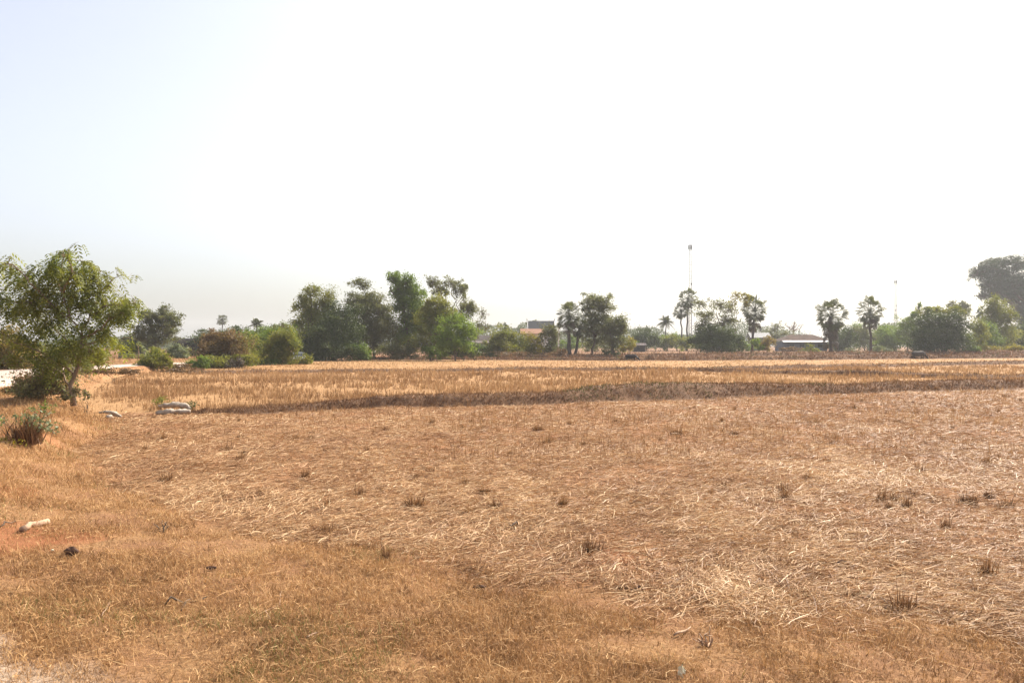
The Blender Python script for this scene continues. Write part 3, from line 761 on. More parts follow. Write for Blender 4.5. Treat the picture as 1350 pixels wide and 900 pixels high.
T('broadleaf_tree', 'tallest blue green tree of the central wood', 'tree', 134, 540, [(520, 366, 11, 9), (536, 372, 12, 11), (524, 384, 13, 10), (546, 388, 14, 14), (534, 404, 18, 16), (552, 412, 16, 18), (540, 430, 20, 18), (534, 450, 20, 14, .7)], 'mid', leaf=1.9, dens=5, trunk=.22, seed=45, sub=13)
T('broadleaf_tree', 'round crowned yellow green tree in the middle of the central wood', 'tree', 126, 572, [(576, 402, 16, 13), (566, 418, 18, 15), (584, 420, 18, 15), (572, 440, 24, 16), (560, 456, 20, 12, .6)], 'olive', leaf=1.9, dens=5, trunk=.17, seed=46, sub=13, stems=2)
T('broadleaf_tree', 'bright fresh green low tree at the right of the central wood', 'tree', 122, 602, [(600, 428, 18, 12), (614, 438, 14, 12), (592, 446, 20, 14), (608, 454, 16, 10, .7), (584, 456, 10, 8, .7)], 'bright', leaf=1.9, dens=5, trunk=.12, seed=47, sub=14, stems=2)
T('broadleaf_tree', 'tall loose grey green tree behind the yellow green one', 'tree', 142, 600, [(570, 372, 10, 8, .7), (582, 382, 12, 12, .8), (596, 374, 12, 9, .5), (608, 384, 10, 12), (616, 404, 11, 16), (606, 420, 12, 12)], 'greyg', leaf=1.8, dens=4.4, trunk=.2, seed=48, sub=11, clump=.26)
T('sapling', 'spindly nearly bare tree at the right end of the central wood', 'tree', 126, 626, [(636, 414, 6, 7, .35), (630, 428, 8, 9, .35), (640, 432, 6, 8, .3), (626, 440, 7, 8, .35)], 'greyg', leaf=1.7, dens=4, trunk=.08, seed=49, sub=8, fork=.45, twig=1.4)
for i, (b, lb, mt, lab) in enumerate((
        (522, [(516, 462, 18, 9), (534, 464, 16, 8)], 'greyg', 'grey undergrowth bush below the tallest tree'),
        (575, [(566, 464, 14, 7), (586, 464, 14, 7)], 'mid', 'shaded undergrowth bush below the yellow green tree'),
        (612, [(604, 465, 13, 6), (622, 462, 12, 8)], 'dark', 'dark undergrowth bush below the bright green low tree'))):
    T('bush', lab, 'bush', 124, b, lb, mt, leaf=1.9, dens=4.5, trunk=.05, seed=60 + i, stems=3, fork=.25, sub=9, trunkname='stem', crown='foliage')

# --- bushes in front of the houses
T('bush', 'dark green hedge bush below the white roof strip', 'bush', 150, 640, [(640, 462, 16, 8), (626, 460, 8, 7), (655, 462, 12, 8)], 'mid', leaf=1.8, dens=5, trunk=.06, seed=71, stems=3, fork=.25, sub=10, trunkname='stem', crown='foliage')
T('bushy_tree', 'rounded green and rust topped bushy tree left of the tiled house', 'tree', 150, 668, [(668, 442, 15, 10), (656, 450, 13, 10), (680, 450, 14, 12), (668, 458, 20, 10)], 'olive', leaf=1.8, dens=5, trunk=.1, seed=72, sub=12, stems=3, fork=.25)
T('bush', 'yellow green bush below the orange tiled eaves', 'bush', 152, 700, [(698, 450, 13, 9), (692, 460, 14, 8), (708, 462, 10, 7)], 'yellowg', leaf=1.8, dens=4.6, trunk=.06, seed=73, stems=3, fork=.25, sub=10, trunkname='stem', crown='foliage')
T('broadleaf_tree', 'grey brown small tree covering the right side of the tiled house', 'tree', 155, 726, [(724, 436, 12, 9), (714, 448, 7, 7, .6), (732, 446, 10, 10, .7), (724, 458, 12, 8, .7)], 'greyg', leaf=1.8, dens=4.4, trunk=.1, seed=74, sub=11, stems=2)
T('bush', 'low scrub bush beside the dark board fence', 'bush', 140, 736, [(738, 464, 8, 5), (680, 467, 22, 3), (726, 468, 10, 3)], 'shrubdry', leaf=1.7, dens=5, trunk=.04, seed=75, stems=3, fork=.25, sub=8, trunkname='stem', crown='foliage')
T('conifer', 'small pointed dark tree peeping over the bushes left of the tiled house', 'tree', 230, 667, [(667, 432, 4, 5), (667, 440, 6, 6), (688, 436, 5, 4, .6)], 'dark', leaf=1.5, dens=6, trunk=.15, seed=76, sub=6)

# --- centre right group
T('broadleaf_tree', 'tall olive tree standing right of the double stemmed palm', 'tree', 158, 780, [(784, 396, 16, 9), (798, 404, 13, 13), (776, 408, 12, 10, .8), (790, 422, 18, 13), (776, 434, 14, 12, .8), (800, 432, 12, 14), (784, 448, 14, 10, .6)], 'greyg', leaf=1.8, dens=4.6, trunk=.2, seed=81, sub=12)
T('broadleaf_tree', 'thick trunked dark tree right of the tall olive tree', 'tree', 154, 809, [(812, 424, 13, 9), (820, 434, 10, 10), (804, 436, 12, 10), (812, 448, 15, 10)], 'greyg', leaf=1.8, dens=5, trunk=.38, seed=82, sub=12)
T('bush', 'yellowish small bush right of the thick trunk', 'bush', 165, 830, [(829, 452, 8, 9), (822, 460, 6, 4)], 'yellowg', leaf=1.8, dens=4.5, trunk=.05, seed=83, stems=3, fork=.25, sub=8, trunkname='stem', crown='foliage')
T('bush', 'dark scrub heap at the thick trunk foot', 'bush', 152, 799, [(799, 466, 8, 4), (812, 467, 6, 3)], 'dark', leaf=1.7, dens=5, trunk=.04, seed=84, stems=3, fork=.25, sub=7, trunkname='stem', crown='foliage')
for i, (b, D, lb, mt, lab) in enumerate((
        (848, 262, [(848, 446, 10, 10), (838, 450, 8, 8), (858, 450, 8, 9)], 'dark', 'far dark trees above the small shed'),
        (880, 275, [(880, 448, 14, 8), (894, 450, 10, 8), (866, 452, 10, 7)], 'mid', 'far green bushes behind the twin palms'),
        (920, 270, [(918, 452, 12, 8), (905, 455, 8, 6)], 'mid', 'far green bush right of the twin palm trunks'))):
    T('bushy_tree', lab, 'tree', D, b, lb, mt, leaf=1.6, dens=5, trunk=.2, seed=90 + i, sub=9)
T('broadleaf_tree', 'open airy tree with thin sprays above a dense dark base', 'tree', 180, 950, [(924, 400, 11, 8, .35), (946, 402, 13, 9, .4), (962, 408, 11, 10, .35), (934, 416, 18, 9, .55), (958, 422, 14, 9, .5), (926, 428, 10, 10, .6)], 'greyg', leaf=1.7, dens=4.2, trunk=.2, seed=101, sub=13, fork=.45, twig=1.3)
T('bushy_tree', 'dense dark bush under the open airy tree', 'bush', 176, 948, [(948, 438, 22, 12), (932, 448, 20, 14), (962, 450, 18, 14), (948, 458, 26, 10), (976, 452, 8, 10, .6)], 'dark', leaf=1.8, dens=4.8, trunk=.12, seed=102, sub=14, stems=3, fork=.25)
T('broadleaf_tree', 'yellow leaved thin tree leaning over the shaggy palm', 'tree', 196, 972, [(972, 388, 10, 6, .4), (982, 393, 9, 8, .7), (966, 400, 8, 8, .35)], 'yellowg', leaf=1.7, dens=4.2, trunk=.1, seed=103, sub=9, fork=.55, twig=1.3)
T('bush', 'bright yellow green sapling by the shaggy palm trunk', 'bush', 190, 1000, [(997, 451, 6, 7), (1003, 458, 6, 4)], 'bright', leaf=1.7, dens=5, trunk=.05, seed=104, stems=2, fork=.3, sub=7, trunkname='stem', crown='foliage')
T('bush', 'orange yellow bush left of the blue grey house', 'bush', 192, 1011, [(1011, 449, 8, 8), (1008, 457, 9, 5)], 'gold', leaf=1.7, dens=5, trunk=.05, seed=105, stems=2, fork=.3, sub=8, trunkname='stem', crown='foliage')
T('broadleaf_tree', 'thin grey green tree behind the left end of the blue grey house', 'tree', 300, 1022, [(1018, 442, 10, 10), (1026, 432, 8, 8, .5), (1012, 446, 7, 9), (1036, 440, 9, 6, .6)], 'greyg', leaf=1.6, dens=4.2, trunk=.2, seed=106, sub=9)
T('bush', 'round green grassy bush before the blue grey house', 'bush', 215, 1070, [(1070, 460, 10, 5)], 'olive', leaf=1.6, dens=6, trunk=.04, seed=107, stems=3, fork=.25, sub=8, trunkname='stem', crown='foliage')
T('bush', 'dry grassy scrub hiding the foot of the blue grey house', 'bush', 230, 1046, [(1040, 460, 14, 3), (1056, 461, 14, 2.6)], 'shrubdry', leaf=1.6, dens=6, trunk=.03, seed=109, stems=3, fork=.25, sub=8, trunkname='stem', crown='foliage')
T('bush', 'pale grey green bush at the foot of the upright palm', 'bush', 205, 1163, [(1162, 460, 11, 5), (1172, 462, 6, 3), (1122, 461, 6, 2)], 'weed', leaf=1.6, dens=6, trunk=.04, seed=108, stems=3, fork=.25, sub=8, trunkname='stem', crown='foliage')
for i, (b, D, lb, mt, lab) in enumerate((
        (1112, 290, [(1112, 444, 12, 14), (1104, 450, 10, 9)], 'dark', 'far dark tree right of the skirted palm'),
        (1132, 300, [(1130, 432, 9, 10, .6), (1134, 446, 11, 12)], 'mid', 'far grey green tree between the skirted palm and the upright palm'),
        (1166, 290, [(1166, 446, 14, 12), (1172, 434, 9, 6, .8), (1156, 452, 12, 8)], 'mid', 'far green trees below the distant lattice mast'),
        (1196, 240, [(1212, 406, 4, 7), (1206, 416, 9, 8), (1196, 426, 12, 11), (1190, 444, 12, 14), (1204, 440, 12, 14)], 'mid', 'slender pointed tree left of the big dark dome'))):
    T('broadleaf_tree', lab, 'tree', D, b, lb, mt, leaf=1.6, dens=4.8, trunk=.2, seed=110 + i, sub=10)
for i, (b, D, lb, mt, lab) in enumerate((
        (752, 245, [(742, 456, 11, 7), (756, 453, 12, 8), (730, 458, 8, 6)], 'mid', 'hazy green bushes seen between the stems of the palm clump'),
        (788, 240, [(776, 456, 12, 7), (792, 454, 13, 8), (804, 458, 9, 6)], 'olive', 'hazy olive bushes behind the trunk of the tall olive tree'),
        (824, 240, [(822, 456, 12, 7), (836, 456, 10, 7)], 'mid', 'hazy green bushes right of the thick trunked dark tree'),
        (978, 250, [(972, 456, 10, 7), (986, 457, 9, 6)], 'mid', 'hazy green bush behind the foot of the shaggy palm'))):
    T('bush', lab, 'bush', D, b, lb, mt, leaf=1.7, dens=5, trunk=.1, seed=160 + i, stems=3, fork=.25, sub=9, trunkname='stem', crown='foliage')
for i, (b, D, lb, mt, lab) in enumerate((
        (1118, 250, [(1112, 446, 12, 16), (1124, 450, 12, 12), (1104, 454, 10, 8)], 'dark', 'blue dark round tree standing close behind the skirted palm on its right'),
        (1178, 255, [(1168, 442, 13, 14), (1184, 446, 13, 14), (1176, 454, 18, 8)], 'mid', 'dense mid green tree between the upright palm and the slender pointed tree'),
        (1140, 280, [(1138, 446, 13, 15), (1150, 452, 13, 9), (1128, 438, 8, 9, .7)], 'greyg', 'hazy grey tree directly behind the upright palm'),
        (1298, 215, [(1296, 438, 14, 14), (1288, 450, 12, 9), (1308, 450, 14, 9)], 'mid', 'leafy green tree filling the gap right of the big dark dome'),
        (1338, 240, [(1336, 448, 16, 11), (1352, 440, 12, 15), (1322, 452, 12, 8)], 'dark', 'dark low tree under the light green rounded tree'),
        (853, 245, [(852, 444, 9, 12), (862, 450, 10, 10), (842, 448, 8, 10)], 'dark', 'dark grey palm like tree clump left of the coconut palm'),
        (893, 255, [(888, 450, 12, 8), (902, 452, 10, 8), (876, 452, 10, 9)], 'olive', 'olive bushes under the coconut palm beside the twin palms'))):
    T('bushy_tree', lab, 'tree', D, b, lb, mt, leaf=1.7, dens=5, trunk=.18, seed=140 + i, sub=9, fork=.3)
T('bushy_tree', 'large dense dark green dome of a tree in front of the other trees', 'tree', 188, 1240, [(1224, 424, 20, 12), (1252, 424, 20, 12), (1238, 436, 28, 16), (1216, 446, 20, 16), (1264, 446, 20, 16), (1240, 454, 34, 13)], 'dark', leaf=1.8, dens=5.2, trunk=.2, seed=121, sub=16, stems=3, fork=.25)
T('bushy_tree', 'sunlit green crown topping the big dark dome', 'tree', 196, 1232, [(1216, 412, 13, 7), (1232, 408, 10, 5), (1262, 410, 12, 7), (1246, 412, 9, 5)], 'olive', leaf=1.7, dens=4.6, trunk=.16, seed=122, sub=10)  # lit rim of the dome above, sunlight put into the lighter olive colour
T('broadleaf_tree', 'distant dark round tree peeping above the big dome', 'tree', 300, 1262, [(1256, 402, 9, 5), (1268, 404, 10, 7), (1274, 412, 7, 8)], 'greyg', leaf=1.6, dens=4.6, trunk=.2, seed=123, sub=9)
T('broadleaf_tree', 'light green rounded tree below the giant tree', 'tree', 225, 1312, [(1312, 402, 14, 11), (1324, 416, 14, 14), (1302, 418, 14, 14), (1314, 436, 22, 14), (1300, 446, 14, 12), (1330, 446, 12, 10)], 'olive', leaf=1.7, dens=4.8, trunk=.2, seed=124, sub=13)
T('bushy_tree', 'yellow green bush at the right of the big dark dome', 'bush', 200, 1288, [(1284, 430, 9, 12), (1290, 446, 9, 12), (1280, 452, 8, 9)], 'olive', leaf=1.7, dens=4.6, trunk=.1, seed=125, sub=10, stems=2)
T('broadleaf_tree', 'giant spreading grey green tree at the right edge', 'tree', 370, 1352, [(1290, 360, 15, 10, .8), (1304, 352, 15, 10), (1322, 346, 17, 10), (1346, 346, 20, 11), (1300, 374, 15, 11, .9), (1320, 366, 20, 14), (1344, 368, 22, 16), (1296, 390, 11, 7, .6), (1316, 386, 17, 11, .9), (1342, 392, 22, 14), (1330, 378, 20, 14),
                                           (1376, 350, 20, 12), (1382, 376, 22, 16), (1376, 400, 20, 14), (1346, 412, 18, 14), (1350, 430, 14, 14), (1410, 365, 18, 14)], 'giant', leaf=1.5, dens=5.5, trunk=1.0, seed=126, sub=18, fork=.4, core=1.0)
T('broadleaf_tree', 'small far dark tree under the left limb of the giant tree', 'tree', 330, 1294, [(1293, 414, 7, 7), (1297, 424, 8, 8)], 'dark', leaf=1.6, dens=5, trunk=.2, seed=127, sub=8)
T('bushy_tree', 'grey green bushy tree at the lower right edge', 'tree', 260, 1342, [(1340, 436, 12, 11), (1348, 446, 14, 12), (1366, 440, 14, 14), (1330, 452, 10, 7)], 'greyg', leaf=1.7, dens=4.8, trunk=.15, seed=128, sub=10)
T('bush', 'strip of yellow green weeds at the right edge before the trees', 'bush', 196, 1320, [(1296, 458, 10, 4), (1314, 459, 12, 3), (1334, 458, 12, 3.5), (1350, 459, 10, 3)], 'yellowg', leaf=1.6, dens=7, trunk=.03, seed=129, stems=4, fork=.3, sub=8, trunkname='stem', crown='foliage')
T('bush', 'dark weeds in front of the big dome on its right', 'bush', 186, 1286, [(1284, 460, 9, 4), (1276, 462, 6, 3)], 'mid', leaf=1.6, dens=6, trunk=.03, seed=130, stems=3, fork=.3, sub=7, trunkname='stem', crown='foliage')

def far_treeline():
    g = np.random.default_rng(88); n = 110000
    x = g.uniform(-420, 430, n); y = 470 + 60 * np.sin(x * .013) + g.normal(0, 14, n)
    hgt = 4.0 + 14 * np.clip(fbm(x * .035, np.zeros(n), 141, 4) - .22, 0, 1) * 1.7 + 2.5 * fbm(x * .2, np.zeros(n), 143, 2)
    hgt = hgt * (1 - .5 * sstep(-105, -135, x))
    z = tz(x, y) + hgt * g.random(n) ** .6
    V, Fq = leaf_quads(np.stack([x, y, z], 1), np.full(n, 1.0), g, .1, .6)
    tag(np_mesh('far_woods', V, Fq, M['dark']), 'far off line of hazy trees closing the horizon', 'woods', None, 'stuff')
far_treeline()

# bare tree behind the blue grey house
def bare_tree():
    D = 310; g = np.random.default_rng(9); s = D / F
    root = empty('bare_tree', (X(1046, D), D, tz1(X(1046, D), D)), 'leafless grey tree above the roof of the blue grey house', 'tree')
    tr = MB(); H = Z(438, D)
    tr.tube([(0, 0, -.1), (.1, 0, H * .6), (.05, .1, H)], [.3, .26, .22], 7)
    limbs = MB()
    for k in range(9):
        a = g.uniform(-1.0, 1.0); L = g.uniform(2.5, 5.0)
        tip = np.array([math.sin(a) * L, g.normal(0, .8), H + math.cos(a) * L * .9])
        p = wig((.05, .1, H), tip, g, .07, 4); limbs.tube(p, list(np.linspace(.16, .06, 5)), 5)
        for _ in range(3):
            b = p[g.integers(1, 4)]; q = b + np.array([g.normal(0, .8), g.normal(0, .5), abs(g.normal(0.9, .5))])
            limbs.tube(wig(b, q, g, .08, 2), [.08, .06, .05], 4)
    tr.build('trunk', M['bark_pale'], root, smooth=True); limbs.build('branches', M['bark_pale'], root, smooth=True)
bare_tree()

# ------------------------------------------------------------------ palms
def fan_leaf(mb, c, d, up, Rr, g, seg=13, spread=3.6):
    d = d / np.linalg.norm(d); s = np.cross(d, up); s /= np.linalg.norm(s) + 1e-9; n = np.cross(s, d)
    for k in range(seg):
        t = (k / (seg - 1) - .5) * spread
        v = d * math.cos(t) + s * math.sin(t)
        L = Rr * (1 - .12 * abs(t)) * g.uniform(.85, 1.05)
        w = np.cross(n, v); w /= np.linalg.norm(w) + 1e-9
        fold = n * (.06 * Rr * (1 if k % 2 else -1))
        W = L * spread / seg * .40
        mid = c + v * L * .62 + fold; tip = c + v * L - n * L * .18 * g.uniform(.3, 1.3)
        mb.add([c, mid + w * W, tip, mid - w * W], [(0, 1, 2, 3)])

def palmyra(D, base, top, crown_c, cr, label, seed, nleaf=34, dead=10, skirt=0.0, r0=.28, extra_stem=None, low=-.55, group=None):
    g = np.random.default_rng(seed); s = D / F
    bx = X(base, D); z0 = tz1(bx, D)
    root = empty('palmyra_palm', (bx, D, z0), label, 'palm tree', group)
    hub = np.array([(crown_c[0] - base) * s, 0, Z(crown_c[1], D) - z0])
    tr = MB()
    tr.tube(wig((0, 0, -.1), hub, g, .008, 7), [r0 * 1.5, r0 * 1.1, r0, r0 * .95, r0 * .9, r0 * .9, r0 * .95, r0], 10)
    cm = MB(); dm = MB()
    nleaf = int(nleaf * 1.3)
    for k in range(nleaf):
        zz = 1 - (1 - low) * (k + .5) / nleaf; aa = k * 2.39996 + g.normal(0, .25)
        u = np.array([math.cos(aa) * math.sqrt(1 - zz * zz), math.sin(aa) * math.sqrt(1 - zz * zz), zz])
        rad = np.array([cr[0], cr[0], cr[1]]) * s
        tip = hub + u * rad * g.uniform(.52, .82) * 1.08
        cm.tube([hub, (hub + tip) / 2 + np.array([0, 0, .1]), tip], [.05, .04, .035], 4, False)
        d = u.copy(); d[2] -= .12
        fan_leaf(cm, tip, d, np.array([0, 0, 1.]) + unit(1, g)[0] * .6, float(np.mean(rad)) * g.uniform(.33, .46), g)
    for k in range(dead):
        a = g.uniform(0, 6.283); rd = cr[0] * s
        dz = -skirt * s * g.random()
        st = hub + np.array([0, 0, dz * .8 - .2])
        tip = st + np.array([math.cos(a) * rd * .38, math.sin(a) * rd * .38, -rd * g.uniform(.15, .4)])
        dm.tube([st, tip], [.045, .035], 4, False)
        fan_leaf(dm, tip, np.array([math.cos(a) * .35, math.sin(a) * .35, -1.]), np.array([math.cos(a), math.sin(a), .3]), rd * g.uniform(.35, .5), g, 11, 2.6)
    tr.build('trunk', M['bark_palm'], root, smooth=True)
    if extra_stem: pass
    cm.build('crown', M['palmleaf'], root)
    if dead: dm.build('dead_leaves', M['deadpalm'], root)
    return root

palmyra(300, 293, 0, (293, 422), (7, 8), 'small round headed palm above the flat topped dark tree', 201, 36, 4, 2, .2, low=-.8)
palmyra(153, 750, 0, (750, 418), (17, 20), 'dark left stem of the double stemmed palm clump with ragged low crown', 202, 46, 14, 16, .36, low=-.8)
palmyra(155, 758, 0, (764, 432), (13, 17), 'leaning right stem of the double stemmed palm clump', 203, 30, 8, 8, .26, low=-.8)
palmyra(270, 905, 0, (907, 394), (12.5, 17), 'taller palm of the twin palms in front of the tall mast', 204, 44, 9, 6, .30, low=-.9)
palmyra(268, 899, 0, (898, 410), (11, 12), 'shorter palm of the twin palms, its round head lower left', 205, 36, 6, 4, .26, low=-.85)
palmyra(198, 991, 0, (995, 408), (17, 20), 'shaggy palm with yellowing olive head beside the open airy tree', 206, 46, 22, 26, .3, low=-.85)
palmyra(190, 1095, 0, (1095, 416), (20, 22), 'stout palm wearing a long skirt of dead leaves', 207, 50, 34, 42, .4, low=-.9)
palmyra(205, 1148, 0, (1147, 410), (17.5, 20), 'upright palm with a tall narrow head right of the skirted palm', 208, 48, 14, 18, .3, low=-.9)

def coconut(D, base, top, label, seed, L=13, n=20):
    g = np.random.default_rng(seed); s = D / F
    bx = X(base, D); z0 = tz1(bx, D)
    root = empty('coconut_palm', (bx, D, z0), label, 'palm tree')
    hub = np.array([.3, 0, Z(top, D) - z0]); tr = MB(); cm = MB()
    tr.tube(wig((0, 0, -.1), hub, g, .01, 6), [.3, .24, .2, .18, .17, .16, .16], 9)
    for k in range(n):
        az = k * 2.4 + g.normal(0, .2); el = g.uniform(-.35, 1.35); LL = L * s * g.uniform(.85, 1.1)
        d = np.array([math.cos(az) * math.cos(el), math.sin(az) * math.cos(el), math.sin(el)])
        sd = np.array([-math.sin(az), math.cos(az), 0]); pts = []
        for i in range(9):
            t = i / 8; p = hub + d * LL * t; p = p + np.array([0, 0, -LL * .55 * t * t * (math.cos(el) + .2)]); pts.append(p)
        cm.tube(pts, list(np.linspace(.06, .015, 9)), 4, False)
        for i in range(1, 27):
            t = i / 27; j = min(int(t * 8), 7); f = t * 8 - j; p = pts[j] * (1 - f) + pts[j + 1] * f
            tg = pts[j + 1] - pts[j]; tg /= np.linalg.norm(tg)
            l = LL * .26 * math.sin(math.pi * (.12 + .82 * t)) + .1
            for sg in (-1, 1):
                v = tg * .55 + sd * sg * .75 + np.array([0, 0, -.45]); v /= np.linalg.norm(v)
                cm.add([p, p + v * l * .5 + tg * .07, p + v * l, p + v * l * .5 - tg * .07], [(0, 1, 2, 3)])
    tr.build('trunk', M['bark_palm'], root, smooth=True); cm.build('crown', M['palmleaf'], root)
coconut(205, 337, 428, 'pale feathery coconut palm over the green bushes on the left', 211, 13, 24)
coconut(262, 876, 424, 'feathery coconut palm left of the twin palms', 212, 13, 24)

# ------------------------------------------------------------------ buildings
def prism(mb, x0, x1, y0, y1, z0, z1, t=.15, hip=0.0):
    """ridge roof running along x as a closed solid slab"""
    ym = (y0 + y1) / 2
    a = [(x0, y0, z0), (x1, y0, z0), (x1, y1, z0), (x0, y1, z0), (x0 + hip, ym, z1), (x1 - hip, ym, z1)]
    b = [(p[0], p[1], p[2] - t) for p in a[:4]]
    mb.add(a + b, [(0, 1, 5, 4), (2, 3, 4, 5), (0, 4, 3), (1, 2, 5), (6, 9, 8, 7), (0, 6, 7, 1), (1, 7, 8, 2), (2, 8, 9, 3), (3, 9, 6, 0)])

def block(w, d, h, z0=0):
    m = MB(); m.box((0, 0, z0 + h / 2), (w, d, h)); return m
def bits(root, items):
    for nm, c, dm, mt in items:
        m = MB(); m.box(c, dm); m.build(nm, M[mt], root)

def building(name, label, D, pxc, w, rz=0.0, cat='house'):
    x = X(pxc, D); return empty(name, (x, D, tz1(x, D) - .05), label, cat, None, rz)

# blue grey house
h = building('low_house', 'long blue grey house with pale fascia and brown hipped roof', 262, 1056, 15, .06)
h.scale = (1, 1, .86)
block(14.5, 7, 3.6).build('wall', M['bluewall'], h)
m = MB(); prism(m, -8.0, 8.0, -4.6, 4.6, 4.0, 6.3, .12, 4.2); rf = m.build('roof', M['mottledroof'], h)
m = MB(); m.add([(-8.2, -4.62, 4.05), (8.2, -4.62, 4.05), (8.2, -5.5, 3.45), (-8.2, -5.5, 3.45), (-8.2, -4.62, 3.97), (8.2, -4.62, 3.97), (8.2, -5.5, 3.37), (-8.2, -5.5, 3.37)], [(0, 3, 2, 1), (4, 5, 6, 7), (0, 1, 5, 4), (1, 2, 6, 5), (2, 3, 7, 6), (3, 0, 4, 7)]); m.build('tilted_fascia', M['white'], h)  # white fascia, shaped with an added upward tilt so the sun brightens it
m = MB(); m.build('fascia', M['white'], h)
bits(h, [('window', (-4.5, -3.53, 2.0), (1.4, .1, 1.2), 'glass'), ('window', (-1.2, -3.53, 2.0), (1.4, .1, 1.2), 'glass'), ('door', (2.0, -3.53, 1.1), (1.0, .1, 2.2), 'darkwood'), ('window', (4.8, -3.53, 2.0), (1.4, .1, 1.2), 'glass'),
         ('post', (-7.6, -4.45, 1.8), (.25, .25, 3.6), 'bluewall'), ('post', (0.4, -4.45, 1.8), (.2, .2, 3.6), 'bluewall'), ('post', (7.6, -4.45, 1.8), (.25, .25, 3.6), 'bluewall')])
# small grey roofed house behind the shaggy palm
h = building('small_house', 'small house with grey sheet roof behind the orange yellow bush', 285, 1000, 6)
block(6, 5, 4.6).build('wall', M['wallgrey'], h)
m = MB(); prism(m, -3.8, 3.8, -3.1, 3.1, 4.62, 6.4, .1); m.build('roof', M['greyroof'], h)
bits(h, [('window', (-1.4, -2.53, 2.4), (1.1, .1, 1.1), 'glass'), ('door', (1.2, -2.53, 1.1), (.95, .1, 2.2), 'darkwood')])
# tiled house
h = building('tiled_house', 'two storey cream house with orange tiled roof behind the bushes', 225, 703, 8)
block(5.6, 6, 5.3).build('wall', M['white'], h)
m = MB(); prism(m, -3.7, 3.4, -4.2, 4.2, 5.3, 6.7, .18); m.build('roof', M['redroof'], h)
bits(h, [('window', (-1.5, -3.03, 3.9), (1.2, .1, 1.2), 'glass'), ('window', (1.2, -3.03, 3.9), (1.2, .1, 1.2), 'glass'), ('door', (0, -3.03, 1.1), (1, .1, 2.2), 'darkwood'), ('window', (1.9, -3.03, 1.7), (1.0, .1, 1.2), 'glass')])
m = MB(); m.box((2.4, -3.8, 3.0), (2.6, 1.6, .16)); m.build('porch_roof', M['white'], h)
# temple hall with the steep dark roof
h = building('temple_hall', 'hall with a steep dark roof and raised gable ends behind the tiled house', 300, 713, 10)
block(9, 8, 7.2).build('wall', M['white'], h)
m = MB(); prism(m, -5.0, 5.0, -5.4, 5.4, 6.6, 11.2, .25); rf = m.build('roof', M['darkroof'], h)
for sx in (-5.05, 5.05):
    m = MB(); m.tube([(sx, -5.5, 6.3), (sx, -2.7, 8.9), (sx, 0, 11.3)], .16, 6); m.tube([(sx, 5.5, 6.3), (sx, 2.7, 8.9), (sx, 0, 11.3)], .16, 6)
    m.tube([(sx, 0, 11.1), (sx * 1.03, 0, 11.6), (sx * 1.05, 0, 12.2)], [.22, .14, .05], 6)
    m.build('gable_trim', M['greyroof'], rf)
bits(h, [('window', (x, -4.03, 3.6), (.9, .1, 2.0), 'glass') for x in (-3, 0, 3)])
# low white roofed building
h = building('long_shed', 'low shed with a white roof edge between the trees', 265, 636, 8)
block(9.5, 5, 2.9).build('wall', M['wallgrey'], h)
m = MB(); prism(m, -5.3, 5.3, -3.4, 3.4, 3.3, 5.2, .12, 1.0); m.build('roof', M['brownroof'], h)
m = MB(); m.box((0, -3.5, 3.1), (10.6, .1, .55)); m.build('fascia', M['white'], h)
bits(h, [('door', (-1, -2.53, 1.1), (1.6, .1, 2.2), 'darkwood'), ('window', (2.4, -2.53, 1.6), (1.2, .1, .9), 'glass')])
# small far shed
h = building('small_shed', 'small dark shed with a pale roof patch among far trees', 235, 843, 3)
block(3.2, 2.6, 2.0).build('wall', M['darkwood'], h)
m = MB(); prism(m, -1.9, 1.9, -1.7, 1.7, 2.0, 2.7, .08); m.build('roof', M['brownroof'], h)
bits(h, [('signboard', (.5, -1.85, 2.25), (1.1, .06, .3), 'white'), ('door', (-.6, -1.33, .9), (.9, .08, 1.7), 'glass')])
# dark thatched huts on the left
def hut(D, px, w, d, hw, hr, label, nm='thatched_hut'):
    h = building(nm, label, D, px, w, .2, 'hut')
    block(w, d, hw).build('wall', M['darkwood'], h)
    m = MB()
    v = []; nseg = 9
    for i in range(nseg):
        t = -1 + 2 * i / (nseg - 1)
        y = t * d * .68; z = hw * .85 + (hr - hw * .85) * (1 - abs(t) ** 1.7)
        for x in (-w * .6, w * .6): v.append((x, y, z)); v.append((x, y * .93, z - .18))
    f = []
    for i in range(nseg - 1):
        a = i * 4; b = a + 4
        f += [(a, b, b + 2, a + 2), (a + 1, a + 3, b + 3, b + 1), (a, a + 1, b + 1, b), (a + 2, b + 2, b + 3, a + 3)]
    f += [(0, 2, 3, 1), (len(v) - 4, len(v) - 3, len(v) - 1, len(v) - 2)]
    m.add(v, f); m.build('roof', M['deadroof'], h)
    bits(h, [('door', (-w * .2, -d / 2 - .03, .85), (.8, .08, 1.7), 'glass'), ('window', (w * .25, -d / 2 - .03, 1.3), (.6, .08, .5), 'wallgrey')])
    return h
M['deadroof'] = solid('thatch', (.04, .032, .027), (.022, .019, .017), 4, .95, 0, .5, (1, 1, 5))
hut(150, 250, 4.4, 4.2, 1.9, 3.6, 'low dark hut with a rounded thatch roof left of the flat topped tree')
hut(136, 178, 3.6, 3.4, 1.8, 3.2, 'dark hut hidden under the grey olive spreading tree')

